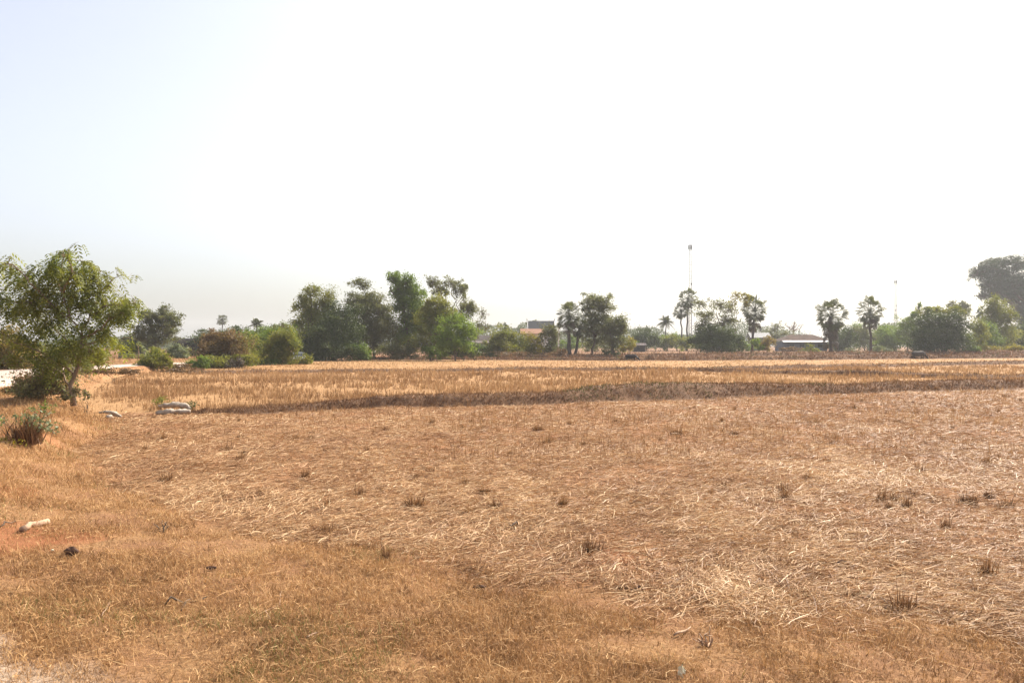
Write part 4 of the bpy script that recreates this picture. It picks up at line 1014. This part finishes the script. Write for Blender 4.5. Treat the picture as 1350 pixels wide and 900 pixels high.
# old wall and fence posts by the road
def fence():
    D = 104
    for px, top, lab in ((160.5, 462, 'thin pale fence post left of the dark hut'), (182.5, 455, 'taller leaning pole right in front of the hidden dark hut')):
        x = X(px, D); z = tz1(x, D); m = MB(); H = Z(top, D) - z
        m.tube([(0, 0, -.1), (.04, 0, H * .5), (-.08 if px > 170 else .02, 0, H)], [.07, .06, .055], 7)
        tag(m.build('fence_post', M['bark_pale'], None, (x, D, z), True), lab, 'post')
    D = 110
    x = X(180, D); z = tz1(x, D)
    m = MB(); m.box((0, 0, .35), (4.4, .18, .8)); m.box((2.32, 0, .5), (.24, .26, 1.15)); m.box((-2.32, 0, .46), (.24, .26, 1.05)); m.box((0, 0, .77), (4.4, .24, .06))
    tag(m.build('low_wall', M['wallgrey'], None, (x, D, z)), 'low weathered grey wall behind the thin fence posts', 'wall')
fence()

# boards and posts in front of the tiled house
x = X(718, 165); z = tz1(x, 165)
r = empty('board_fence', (x, 165, z), 'dark board fence panel below the tiled house', 'fence')
m = MB()
for k in range(9): m.box((-1.3 + k * .32, 0, .95), (.28, .04, 1.8 + .1 * ((k * 7) % 3)))
m.build('board_panel', M['darkwood'], r)
m = MB(); m.box((0, .06, .5), (2.9, .06, .1)); m.box((0, .06, 1.5), (2.9, .06, .1)); m.build('rail', M['bark'], r)
for sx in (-1.45, 1.45):
    m = MB(); m.box((sx, .05, 1.0), (.1, .1, 2.1)); m.build('post', M['bark'], r)
x = X(739, 158); z = tz1(x, 158)
r = empty('notice_board', (x, 158, z), 'small blank white board on a post left of the double stemmed palm', 'board')
m = MB(); m.box((0, -.04, 1.2), (.6, .04, .75)); m.build('panel', M['white'], r)
m = MB(); m.tube([(0, 0, -.1), (0, 0, 1.5)], .04, 6); m.build('post', M['bark'], r)
x = X(902, 262); z = tz1(x, 262)
r = empty('notice_board', (x, 262, z), 'blue grey board on two dark posts at the twin palm trunks', 'board')
m = MB(); m.box((0, -.05, 2.3), (2.2, .06, 1.3)); m.build('panel', M['blueboard'], r)
m = MB(); m.box((0, -.05, 3.05), (1.2, .08, .18)); m.build('cap', M['white'], r)
for sx in (-.75, .75):
    m = MB(); m.tube([(sx, 0, -.1), (sx, 0, 2.8)], .09, 6); m.build('post', M['darkwood'], r)
x = X(736.5, 200); z = tz1(x, 200)
m = MB(); m.box((0, 0, 3.1), (.35, .35, 6.2)); m.box((0, 0, 6.25), (.5, .5, .15)); m.box((0, 0, .2), (.55, .55, .5))
tag(m.build('gate_pillar', M['white'], None, (x, 200, z)), 'slim white pillar between the tiled house and the palm clump', 'pillar')

# masts
def mast(D, px, top, wid, label, bands, head, taper=.5):
    x = X(px, D); z = tz1(x, D); H = Z(top, D) - z
    root = empty('lattice_mast', (x, D, z), label, 'mast')
    def W(t): return wid * (1 - (1 - taper) * t) / 2
    n = int(H / 1.8); cs = [(-1, -1), (1, -1), (1, 1), (-1, 1)]
    parts = [MB() for _ in range(bands)]
    for i in range(n):
        t0, t1 = i / n, (i + 1) / n; b = parts[min(int(t0 * bands), bands - 1)]
        for k in range(4):
            a, c = cs[k], cs[(k + 1) % 4]
            w0, w1 = W(t0), W(t1)
            b.tube([(a[0] * w0, a[1] * w0, t0 * H), (a[0] * w1, a[1] * w1, t1 * H)], .11, 4, False)
            b.tube([(a[0] * w0, a[1] * w0, t0 * H), (c[0] * w1, c[1] * w1, t1 * H)], .06, 3, False)
            b.tube([(a[0] * w1, a[1] * w1, t1 * H), (c[0] * w1, c[1] * w1, t1 * H)], .06, 3, False)
    for i, b in enumerate(parts): b.build('lattice_section', M['redsteel' if i % 2 else 'steel'], root)
    for k in range(head):
        a = 2 * math.pi * k / head + .4; rr = .95
        m = MB(); m.box((math.cos(a) * rr, math.sin(a) * rr, H - 1.6), (.32, .22, 2.4), a); m.tube([(0, 0, H - 1.6), (math.cos(a) * rr, math.sin(a) * rr, H - 1.6)], .05, 4)
        m.build('antenna', M['steel'], root)
    m = MB(); m.tube([(0, 0, H), (0, 0, H + 2.2)], .04, 5); m.build('lightning_rod', M['steel'], root)
    for hh, sx in ((.62, .55), (.55, -.5)):
        m = MB(); m.tube([(sx, -.55, H * hh - .1), (sx, -.75, H * hh)], [.1, .55], 12); m.build('dish', M['steel'], root)
mast(420, 910, 322, 1.5, 'tall slim lattice mast with antennas rising above the twin palms', 7, 6, .7)
mast(600, 1181, 369, 1.9, 'fainter distant lattice mast left of the pointed tree', 7, 6, .6)

# ------------------------------------------------------------------ car
def car():
    D = 106; px = 394; x = X(px, D); z = tz1(x, D)
    root = empty('parked_car', (x, D, z), 'silver car parked half hidden at the left end of the central wood', 'car', None, R(12))
    # side profile (y forward = towards camera is -y), lofted across x
    prof = [(-2.0, .35), (-2.08, .62), (-2.0, .82), (-1.15, .98), (-.45, 1.42), (.9, 1.46), (1.65, 1.02), (2.0, .96), (2.06, .6), (2.0, .35)]
    m = MB(); xs = [(-.84, .90), (-.80, 1.0), (-.4, 1.02), (.4, 1.02), (.80, 1.0), (.84, .90)]
    v = []
    for xx, k in xs:
        for (yy, zz) in prof:
            tum = (1 - .18 * max(0, (zz - .95)) / .5)
            v.append((xx * tum, yy * (.97 if abs(xx) > .82 else 1), .35 + (zz - .35) * (k if zz > 1 else 1)))
    n = len(prof); f = []
    for i in range(len(xs) - 1):
        for j in range(n):
            j2 = (j + 1) % n; f.append((i * n + j, i * n + j2, (i + 1) * n + j2, (i + 1) * n + j))
    f.append(tuple(range(n))[::-1]); f.append(tuple((len(xs) - 1) * n + j for j in range(n)))
    m.add(v, f); m.build('body', M['carpaint'], root)
    m = MB(); m.add([(-.66, -1.10, 1.03), (.66, -1.10, 1.03), (.56, -.50, 1.41), (-.56, -.50, 1.41)], [(0, 1, 2, 3)]); m.v = [(a, b - .03, c + .02) for a, b, c in m.v]; m.build('windscreen', M['glass'], root)
    for sx in (-1, 1):
        m = MB(); m.add([(sx * .82, -.85, 1.02), (sx * .82, 1.35, 1.04), (sx * .73, .85, 1.38), (sx * .73, -.4, 1.36)], [(0, 1, 2, 3)]); m.build('side_window', M['glass'], root)
        m = MB(); m.ell((sx * .6, -2.04, .70), (.17, .06, .09)); m.build('headlight', M['lamp'], root)
        for yy in (-1.3, 1.3):
            m = MB(); m.tube([(sx * .66, yy, .31), (sx * .86, yy, .31)], .31, 16); w = m.build('wheel', M['rubber'], root)
            m = MB(); m.tube([(sx * .862, yy, .31), (sx * .872, yy, .31)], .18, 12); m.build('rim', M['steel'], w)
    m = MB(); m.box((0, -2.07, .48), (1.5, .08, .16)); m.build('bumper', M['rubber'], root)
car()

# ------------------------------------------------------------------ buffaloes
def buffalo(D, px, sc, label, mat, headdown=1.0, rz=0.0, nm='water_buffalo'):
    x = X(px, D); z = tz1(x, D)
    root = empty(nm, (x, D, z), label, 'buffalo', None, rz); root.scale = (sc, sc, sc)
    m = MB()
    spine = [(-1.25, 1.08), (-1.1, 1.02), (-.75, .98), (-.2, .92), (.35, .95), (.8, 1.02), (1.05, .98)]
    m.tube([(a, 0, b) for a, b in spine], [.12, .33, .42, .47, .46, .42, .28], 16)
    hz = .95 - .5 * headdown
    m.tube([(.85, 0, 1.05), (1.2, 0, 1.0 - .2 * headdown), (1.45, 0, hz + .12), (1.55, 0, hz)], [.33, .25, .2, .18], 12)
    m.tube([(1.42, 0, hz + .12), (1.6, 0, hz - .08), (1.78, 0, hz - .32), (1.84, 0, hz - .42)], [.17, .165, .125, .11], 12)
    for sy in (-1, 1):
        m.tube([(1.4, sy * .14, hz + .12), (1.36, sy * .34, hz + .04)], [.06, .03], 6)
        m.tube([(.72, sy * .24, .95), (.74, sy * .25, .55), (.70, sy * .25, .42), (.72, sy * .25, .12), (.74, sy * .25, 0)], [.21, .125, .09, .075, .095], 10)
        m.tube([(-.95, sy * .24, 1.0), (-.78, sy * .26, .68), (-.98, sy * .26, .42), (-.94, sy * .26, .12), (-.90, sy * .26, 0)], [.26, .18, .095, .08, .1], 10)
    m.tube([(-1.22, 0, 1.18), (-1.36, 0, .95), (-1.36, .02, .5)], [.06, .045, .05], 7)
    b = m.build('body', M[mat], root)
    md = b.modifiers.new('remesh', 'REMESH'); md.mode = 'VOXEL'; md.voxel_size = .035; md.use_smooth_shade = True
    sm = b.modifiers.new('smooth', 'SMOOTH'); sm.iterations = 6; sm.factor = .5
    for sy in (-1, 1):
        h = MB(); h.tube([(1.42, sy * .1, hz + .24), (1.28, sy * .38, hz + .26), (1.05, sy * .5, hz + .34), (.92, sy * .4, hz + .42)], [.065, .055, .04, .012], 8)
        h.build('horn', M['horn'], root, None, True)
        e = MB(); e.ell((1.60, sy * .145, hz + .0), (.025, .02, .025)); e.build('eye', M['rubber'], root, None, True)
buffalo(139, 1211, .98, 'grey brown water buffalo grazing head down before the big dark dome', 'buffalo', 1.0, R(8))
buffalo(122, 832, .70, 'small nearly black buffalo standing on the far bund', 'calf', .8, R(-6))
# twiggy dead shrub beside the young buffalo
def dead_shrub(D, px, h, label, seed, n=7, mat='bark'):
    g = np.random.default_rng(seed); x = X(px, D); z = tz1(x, D); m = MB()
    for k in range(n):
        a = g.uniform(0, 6.28); q = np.array([math.cos(a) * h * .6, math.sin(a) * h * .4, h * g.uniform(.5, 1.1)])
        p = wig((0, 0, -.05), q, g, .08, 4); m.tube(p, list(np.linspace(.05, .02, 5)) if D > 60 else list(np.linspace(.012, .004, 5)), 4)
        for _ in range(2):
            b = p[g.integers(2, 4)]; m.tube(wig(b, b + g.normal(0, .25, 3) * h + np.array([0, 0, .2 * h]), g, .1, 2), [.03, .02, .015] if D > 60 else [.006, .004, .003], 4)
    tag(m.build('dead_shrub', M[mat], None, (x, D, z), True), label, 'dead shrub')
dead_shrub(124, 857, 1.1, 'dark upright dead shrub right of the small black buffalo', 301)
dead_shrub(126, 870, 1.4, 'leaning dry sticks left of the twin palms on the far bund', 302, 4)

# ------------------------------------------------------------------ stubble tufts: countable clumps in the straw
def tuft_proto(seed, nb, h, dark):
    g = np.random.default_rng(seed)
    P = np.stack([g.normal(0, .042, nb), g.normal(0, .042, nb), np.full(nb, -.01)], 1)
    az = np.arctan2(P[:, 1], P[:, 0]) + g.normal(0, .5, nb)
    H = h * g.lognormal(0, .35, nb)
    V, Fq = blades(P, H, az, np.abs(g.normal(.25, .3, nb)).clip(0, .9), g.uniform(.006, .013, nb), .4)
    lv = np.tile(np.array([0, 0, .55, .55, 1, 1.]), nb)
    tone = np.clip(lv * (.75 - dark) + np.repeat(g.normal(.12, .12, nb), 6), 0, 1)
    return V, Fq, tone
TUFT = [tuft_proto(401, 110, .15, .15), tuft_proto(402, 160, .12, .5), tuft_proto(403, 90, .18, .25), tuft_proto(404, 130, .10, .35)]
tuft_me = []
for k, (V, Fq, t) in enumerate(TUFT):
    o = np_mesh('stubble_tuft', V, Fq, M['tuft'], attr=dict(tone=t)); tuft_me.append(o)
used = [False] * 4
def put_tuft(k, px, py, sc, label, group, wx=1.0):
    x, y, z = ground_at(px, py)
    if not used[k]: o = tuft_me[k]; used[k] = True
    else: o = tuft_me[k].copy(); col.objects.link(o)
    o.location = (x, y, z - .01); o.rotation_euler = (0, 0, random.uniform(0, 6.28)); o.scale = (sc * wx, sc * wx, sc)
    tag(o, label, 'stubble tuft', group)
GT = 'rice stubble tufts standing in the flattened straw'
for k, px, py, sc, lab, wx in (
        (2, 1299, 757, 1.15, 'tall brown stubble tuft with a black base, lowest on the right', 1.0),
        (1, 1275, 664, 1.2, 'squat blackish stubble tuft, leftmost of three in a row on the right', 1.3),
        (1, 1302, 656, .95, 'small greenish stubble tuft between the squat black tuft and the right edge', 1.0),
        (3, 1326, 668, 1.3, 'short spiky stubble tuft, rightmost of three in a row on the right', 1.1),
        (2, 1247, 696, .9, 'upright narrow stubble tuft just below the row of three tufts', .9),
        (2, 1032, 648, .9, 'lone spiky stubble tuft in the middle of the right field', 1.0),
        (0, 617, 678, 1.0, 'leaning dark stubble tuft in the centre of the straw', 1.0),
        (0, 548, 668, 1.3, 'wide fluffy brown stubble tuft left of the leaning dark one', 1.5),
        (3, 775, 725, 1.3, 'flattened dark stubble clump beside the bare orange patch', 1.5),
        (0, 432, 703, 1.0, 'ragged dark stubble tuft at the left edge of the straw', 1.2),
        (2, 1190, 802, .9, 'splayed stubble tuft near the edge of the verge on the right', 1.6),
        (0, 710, 568, 1.5, 'tall reddish stubble clump in the upper middle of the straw', 1.4),
        (0, 722, 585, 1.3, 'reddish stubble clump just below the tallest reddish one', 1.4),
        (2, 510, 735, .9, 'thin forked stubble stalks where grass meets straw', .8),
        (0, 215, 580, 1.4, 'slanting brown stubble stalks below the rolled sacks', 1.0)):
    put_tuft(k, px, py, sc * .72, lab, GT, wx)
g_ = np.random.default_rng(77); cnt = 0
while cnt < 105:
    px = g_.uniform(180, 1345); py = 545 + (g_.random() ** 1.6) * 150
    if px > 700: py -= 22 * min(1, (px - 700) / 500)
    D = gD(py); x = X(px, D)
    if vdist(np.array([x]), np.array([D]))[0] > -.4 or D > float(bund_y(B1, x)) - 1: continue
    put_tuft(int(g_.choice([0, 0, 2, 2, 3])), px, py, g_.uniform(.4, .85), 'small brown stubble tuft scattered across the upper straw field', 'small stubble tufts of the upper straw field', g_.uniform(.8, 1.4)); cnt += 1

# dark soil-grey weeds and litter -----------------------------------------------------
def weed(px, py, label, seed, h, n, mat='weed', red=True):
    x, y, z = ground_at(px, py); g = np.random.default_rng(seed)
    root = empty('weed', (x, y, z), label, 'weed')
    nb = 380
    if red:
        P = np.stack([g.normal(.05, .13, nb), g.normal(-.06, .12, nb), np.full(nb, -.02)], 1)
        V, Fq = blades(P, h * .75 * g.lognormal(0, .3, nb), g.uniform(0, 6.28, nb), g.uniform(.1, .7, nb), g.uniform(.012, .022, nb))
        np_mesh('dry_stalks', V, Fq, M['tuft'], root, attr=dict(tone=np.clip(np.repeat(g.normal(.35, .12, nb), 6), 0, 1)))
    st = MB(); C = []
    for k in range(n):
        q = np.array([g.normal(-.02, .21), g.normal(0, .14), h * g.uniform(.6, 1.15)])
        st.tube(wig((g.normal(0, .05), g.normal(0, .05), -.02), q, g, .06, 3), [.008, .007, .006, .004], 5)
        C.append(q + g.normal(0, .06, (18, 3)))
    C = np.concatenate(C); V, Fq = leaf_quads(C, np.full(len(C), .075), g, .1, .42)
    st.build('stem', M['bark'], root); np_mesh('leaves', V, Fq, M[mat], root)
weed(34, 592, 'grey green broad leaved weed with reddish dry stalks on the left bank', 501, .50, 18)
weed(60, 552, 'small upright green sprig on the top of the left bank', 502, .32, 5, 'mid', False)
weed(72, 562, 'straggly pale weed right of the broad leaved weed', 503, .22, 4, 'weed', False)
weed(3, 566, 'low green sprig at the left edge', 504, .16, 3, 'mid', False)
weed(12, 590, 'yellow green sprig beside the broad leaved weed', 505, .12, 3, 'yellowg', False)
weed(212, 541, 'green weeds growing against the rolled white sacks', 506, .42, 12, 'olive', False)
weed(250, 543, 'dark green weeds right of the rolled white sacks', 507, .30, 10, 'dark', False)
dead_shrub(ground_at(215, 700)[1], 215, .13, 'tiny forked dead stem where the bank grass meets straw', 303, 4)
dead_shrub(ground_at(930, 850)[1], 930, .10, 'small pale branching dead stem in the foreground grass', 304, 6, 'husk')

# sacks
def sack(px, py, label, segs, r, rz, seed, z_add=0.0, nm='white_sack'):
    x, y, z = ground_at(px, py); g = np.random.default_rng(seed); m = MB()
    k = len(segs) * 5
    pts = []
    S = np.array(segs, float); t = np.linspace(0, len(segs) - 1, k)
    for tt in t: pts.append([np.interp(tt, range(len(segs)), S[:, i]) for i in range(3)])
    pr = np.sin(np.linspace(.18, math.pi - .18, k)) ** .5
    m.tube(pts, list(r * pr * g.uniform(.85, 1.12, k)), 14)
    vv = np.array(m.v); ax = np.repeat(np.array(pts), 14, 0); th = np.tile(np.arange(14) / 14 * 6.283, k)
    q = .35 + 1.15 * fbm(vv[:, 0] * 7 + seed, np.cos(th) * 1.6 + np.sin(th) * .9 + seed, seed, 3)
    vv = ax + (vv - ax) * q[:, None]; vv[:, 2] = np.maximum(-.02, vv[:, 2] * .82)
    m.v = [tuple(p) for p in vv]
    o = m.build(nm, M['sack'], None, (x, y, z + z_add), True); o.rotation_euler = (0, 0, rz)
    return tag(o, label, 'sack')
sack(228, 545, 'upper rolled pale sack lying on top of its pair at the bund end', [(-.55, .1, .30), (-.2, .05, .36), (.15, 0, .38), (.45, 0, .33), (.6, 0, .2)], .13, 0, 601)
sack(226, 547, 'lower crumpled pale sack beneath its pair at the bund end', [(-.5, 0, .10), (-.1, -.05, .12), (.3, 0, .14), (.62, .05, .16)], .15, .1, 602)
sack(146, 549, 'flat pale sack draped on the slope left of the rolled pair', [(-.42, 0, .16), (-.1, 0, .2), (.15, -.05, .14), (.48, -.25, .03)], .09, 0, 603)
sack(146, 551, 'crumpled lower fold of pale sacking beneath the flat draped one', [(-.15, -.1, .02), (.0, -.15, .06), (.12, -.2, .02)], .10, .2, 604)

# litter
def lump(px, py, dims, label, cat, nm, mat, seed, rz=0.0, up=.5, jit=.5, smooth=True):
    x, y, z = ground_at(px, py); random.seed(seed); m = MB()
    m.ell((0, 0, dims[2] * up), (dims[0] / 2, dims[1] / 2, dims[2] / 2), 14, 9, jit)
    o = m.build(nm, M[mat], None, (x, y, z + .012), smooth); o.rotation_euler = (0, 0, rz); return tag(o, label, cat)
def stick(px0, py0, px1, py1, r, label, nm, mat, cat, seed, kink=.05, tw=None):
    a = np.array(ground_at(px0, py0)); b = np.array(ground_at(px1, py1)); g = np.random.default_rng(seed); m = MB()
    c = (a + b) / 2; pts = wig(a - c, b - c, g, kink, 5)
    pts = [p + np.array([0, 0, .025]) for p in pts]
    m.tube(pts, list(np.array(tw or [.8, 1, 1, .9, .7, .4]) * r), 7)
    o = m.build(nm, M[mat], None, tuple(c), True); return tag(o, label, cat)
o = stick(30, 700, 62, 690, .045, 'pale knobbly piece of husk lying on the left verge', 'palm_husk', 'husk', 'husk', 701, .06, [1.0, .8, .75, .9, .85, .7])
lump(95, 733, (.14, .09, .09), 'dark brown clod on the left verge below the pale husk', 'clod', 'soil_clod', 'clod', 702)
lump(70, 727, (.03, .03, .02), 'tiny pale pebble left of the dark brown clod', 'pebble', 'pebble', 'scrap', 703)
lump(279, 751, (.11, .05, .03), 'small curled dark leaf on the left verge', 'leaf', 'dry_leaf', 'clod', 704, .1)
lump(632, 776, (.12, .05, .03), 'small dark leaf litter piece in the central verge', 'leaf', 'dry_leaf', 'clod', 705, .1)
lump(898, 893, (.05, .03, .075), 'crumpled greenish white scrap at the bottom edge', 'litter', 'paper_scrap', 'scrap', 706, 0, .5, .9, False)
stick(888, 840, 910, 829, .010, 'pale peeled stick right of centre in the foreground grass', 'stick', 'husk', 'stick', 707, .03)
stick(660, 700, 690, 691, .012, 'dark stick in the pale straw patch', 'stick', 'bark', 'stick', 708, .04)
stick(218, 800, 275, 788, .010, 'dark thin branch lying in the left foreground grass', 'branch', 'bark', 'branch', 709, .07)
stick(240, 806, 262, 786, .007, 'short dark twig crossing the thin branch in the foreground', 'twig', 'bark', 'twig', 710, .08)
stick(135, 815, 150, 795, .004, 'pale straw stem leaning in the left foreground grass', 'stem', 'husk', 'stem', 711, .03)
stick(358, 820, 372, 770, .003, 'thin pale upright stalk in the left foreground', 'stem', 'husk', 'stem', 712, .03)
stick(405, 843, 420, 836, .008, 'short pale chip of wood in the foreground grass', 'wood_chip', 'husk', 'chip', 713, .03)
stick(1080, 745, 1120, 743, .012, 'dark stalk bundle lying in the right straw', 'stalk', 'clod', 'stalk', 714, .05)
stick(812, 775, 850, 779, .016, 'dark purplish stalk lying where straw meets the verge', 'stalk', 'clod', 'stalk', 715, .05)
stick(0, 697, 22, 688, .008, 'dark twig over the reddish bare soil at the left edge', 'twig', 'bark', 'twig', 716, .05)

# ------------------------------------------------------------------ haze
m = MB(); m.box((0, 1000, 33), (4400, 2700, 75))
mt, nt, ns, ls = newmat('haze')
pv = N(ns, 'ShaderNodeVolumePrincipled'); pv.inputs['Color'].default_value = (.95, .95, .95, 1); pv.inputs['Density'].default_value = .00028
pv.inputs['Anisotropy'].default_value = .1
o_ = N(ns, 'ShaderNodeOutputMaterial'); ls.new(pv.outputs[0], o_.inputs['Volume'])
hz = m.build('haze', mt)
tag(hz, 'thin pale dry season haze over the whole plain', 'haze', None, 'stuff')

# ------------------------------------------------------------------ light and camera
EL, AZ = 42.0, 47.0
w = bpy.data.worlds.new('World'); scene.world = w; w.use_nodes = True
nt = w.node_tree; nt.nodes.clear()
sky = nt.nodes.new('ShaderNodeTexSky'); sky.sky_type = 'NISHITA'; sky.sun_disc = False
sky.sun_elevation = R(EL); sky.sun_rotation = R(AZ); sky.altitude = 0; sky.air_density = .95; sky.dust_density = 4.2; sky.ozone_density = 1.0
bg = nt.nodes.new('ShaderNodeBackground'); bg.inputs['Strength'].default_value = .12
ow = nt.nodes.new('ShaderNodeOutputWorld')
hs = nt.nodes.new('ShaderNodeHueSaturation'); hs.inputs['Saturation'].default_value = .55; hs.inputs['Hue'].default_value = .515
nt.links.new(sky.outputs[0], hs.inputs['Color']); nt.links.new(hs.outputs[0], bg.inputs[0]); nt.links.new(bg.outputs[0], ow.inputs[0])
L = bpy.data.lights.new('sun', 'SUN'); L.energy = 4.0; L.angle = R(.6); L.color = (1, .93, .82)
so = bpy.data.objects.new('sun', L); col.objects.link(so)
d = Vector((math.sin(R(AZ)) * math.cos(R(EL)), math.cos(R(AZ)) * math.cos(R(EL)), math.sin(R(EL))))
so.rotation_euler = d.to_track_quat('Z', 'Y').to_euler(); so.location = (20, 0, 30)

cam = bpy.data.cameras.new('camera'); cam.sensor_width = 36; cam.lens = F / 1350 * 36; cam.clip_end = 6000; cam.clip_start = .05
co = bpy.data.objects.new('camera', cam); col.objects.link(co)
co.location = (0, 0, CAMH); co.rotation_euler = (R(90) + math.atan((HZ - 450) / F), 0, 0)
scene.camera = co
scene.view_settings.view_transform = 'Standard'; scene.view_settings.look = 'None'; scene.view_settings.gamma = 1
scene.view_settings.use_curve_mapping = False
scene.view_settings.exposure = 1.2
scene.render.engine = 'CYCLES'
cy = scene.cycles
cy.use_denoising = True
cy.max_bounces = 6; cy.diffuse_bounces = 3; cy.glossy_bounces = 1; cy.transmission_bounces = 4; cy.volume_bounces = 0; cy.transparent_max_bounces = 8
cy.caustics_reflective = False; cy.caustics_refractive = False
cy.sample_clamp_indirect = 4
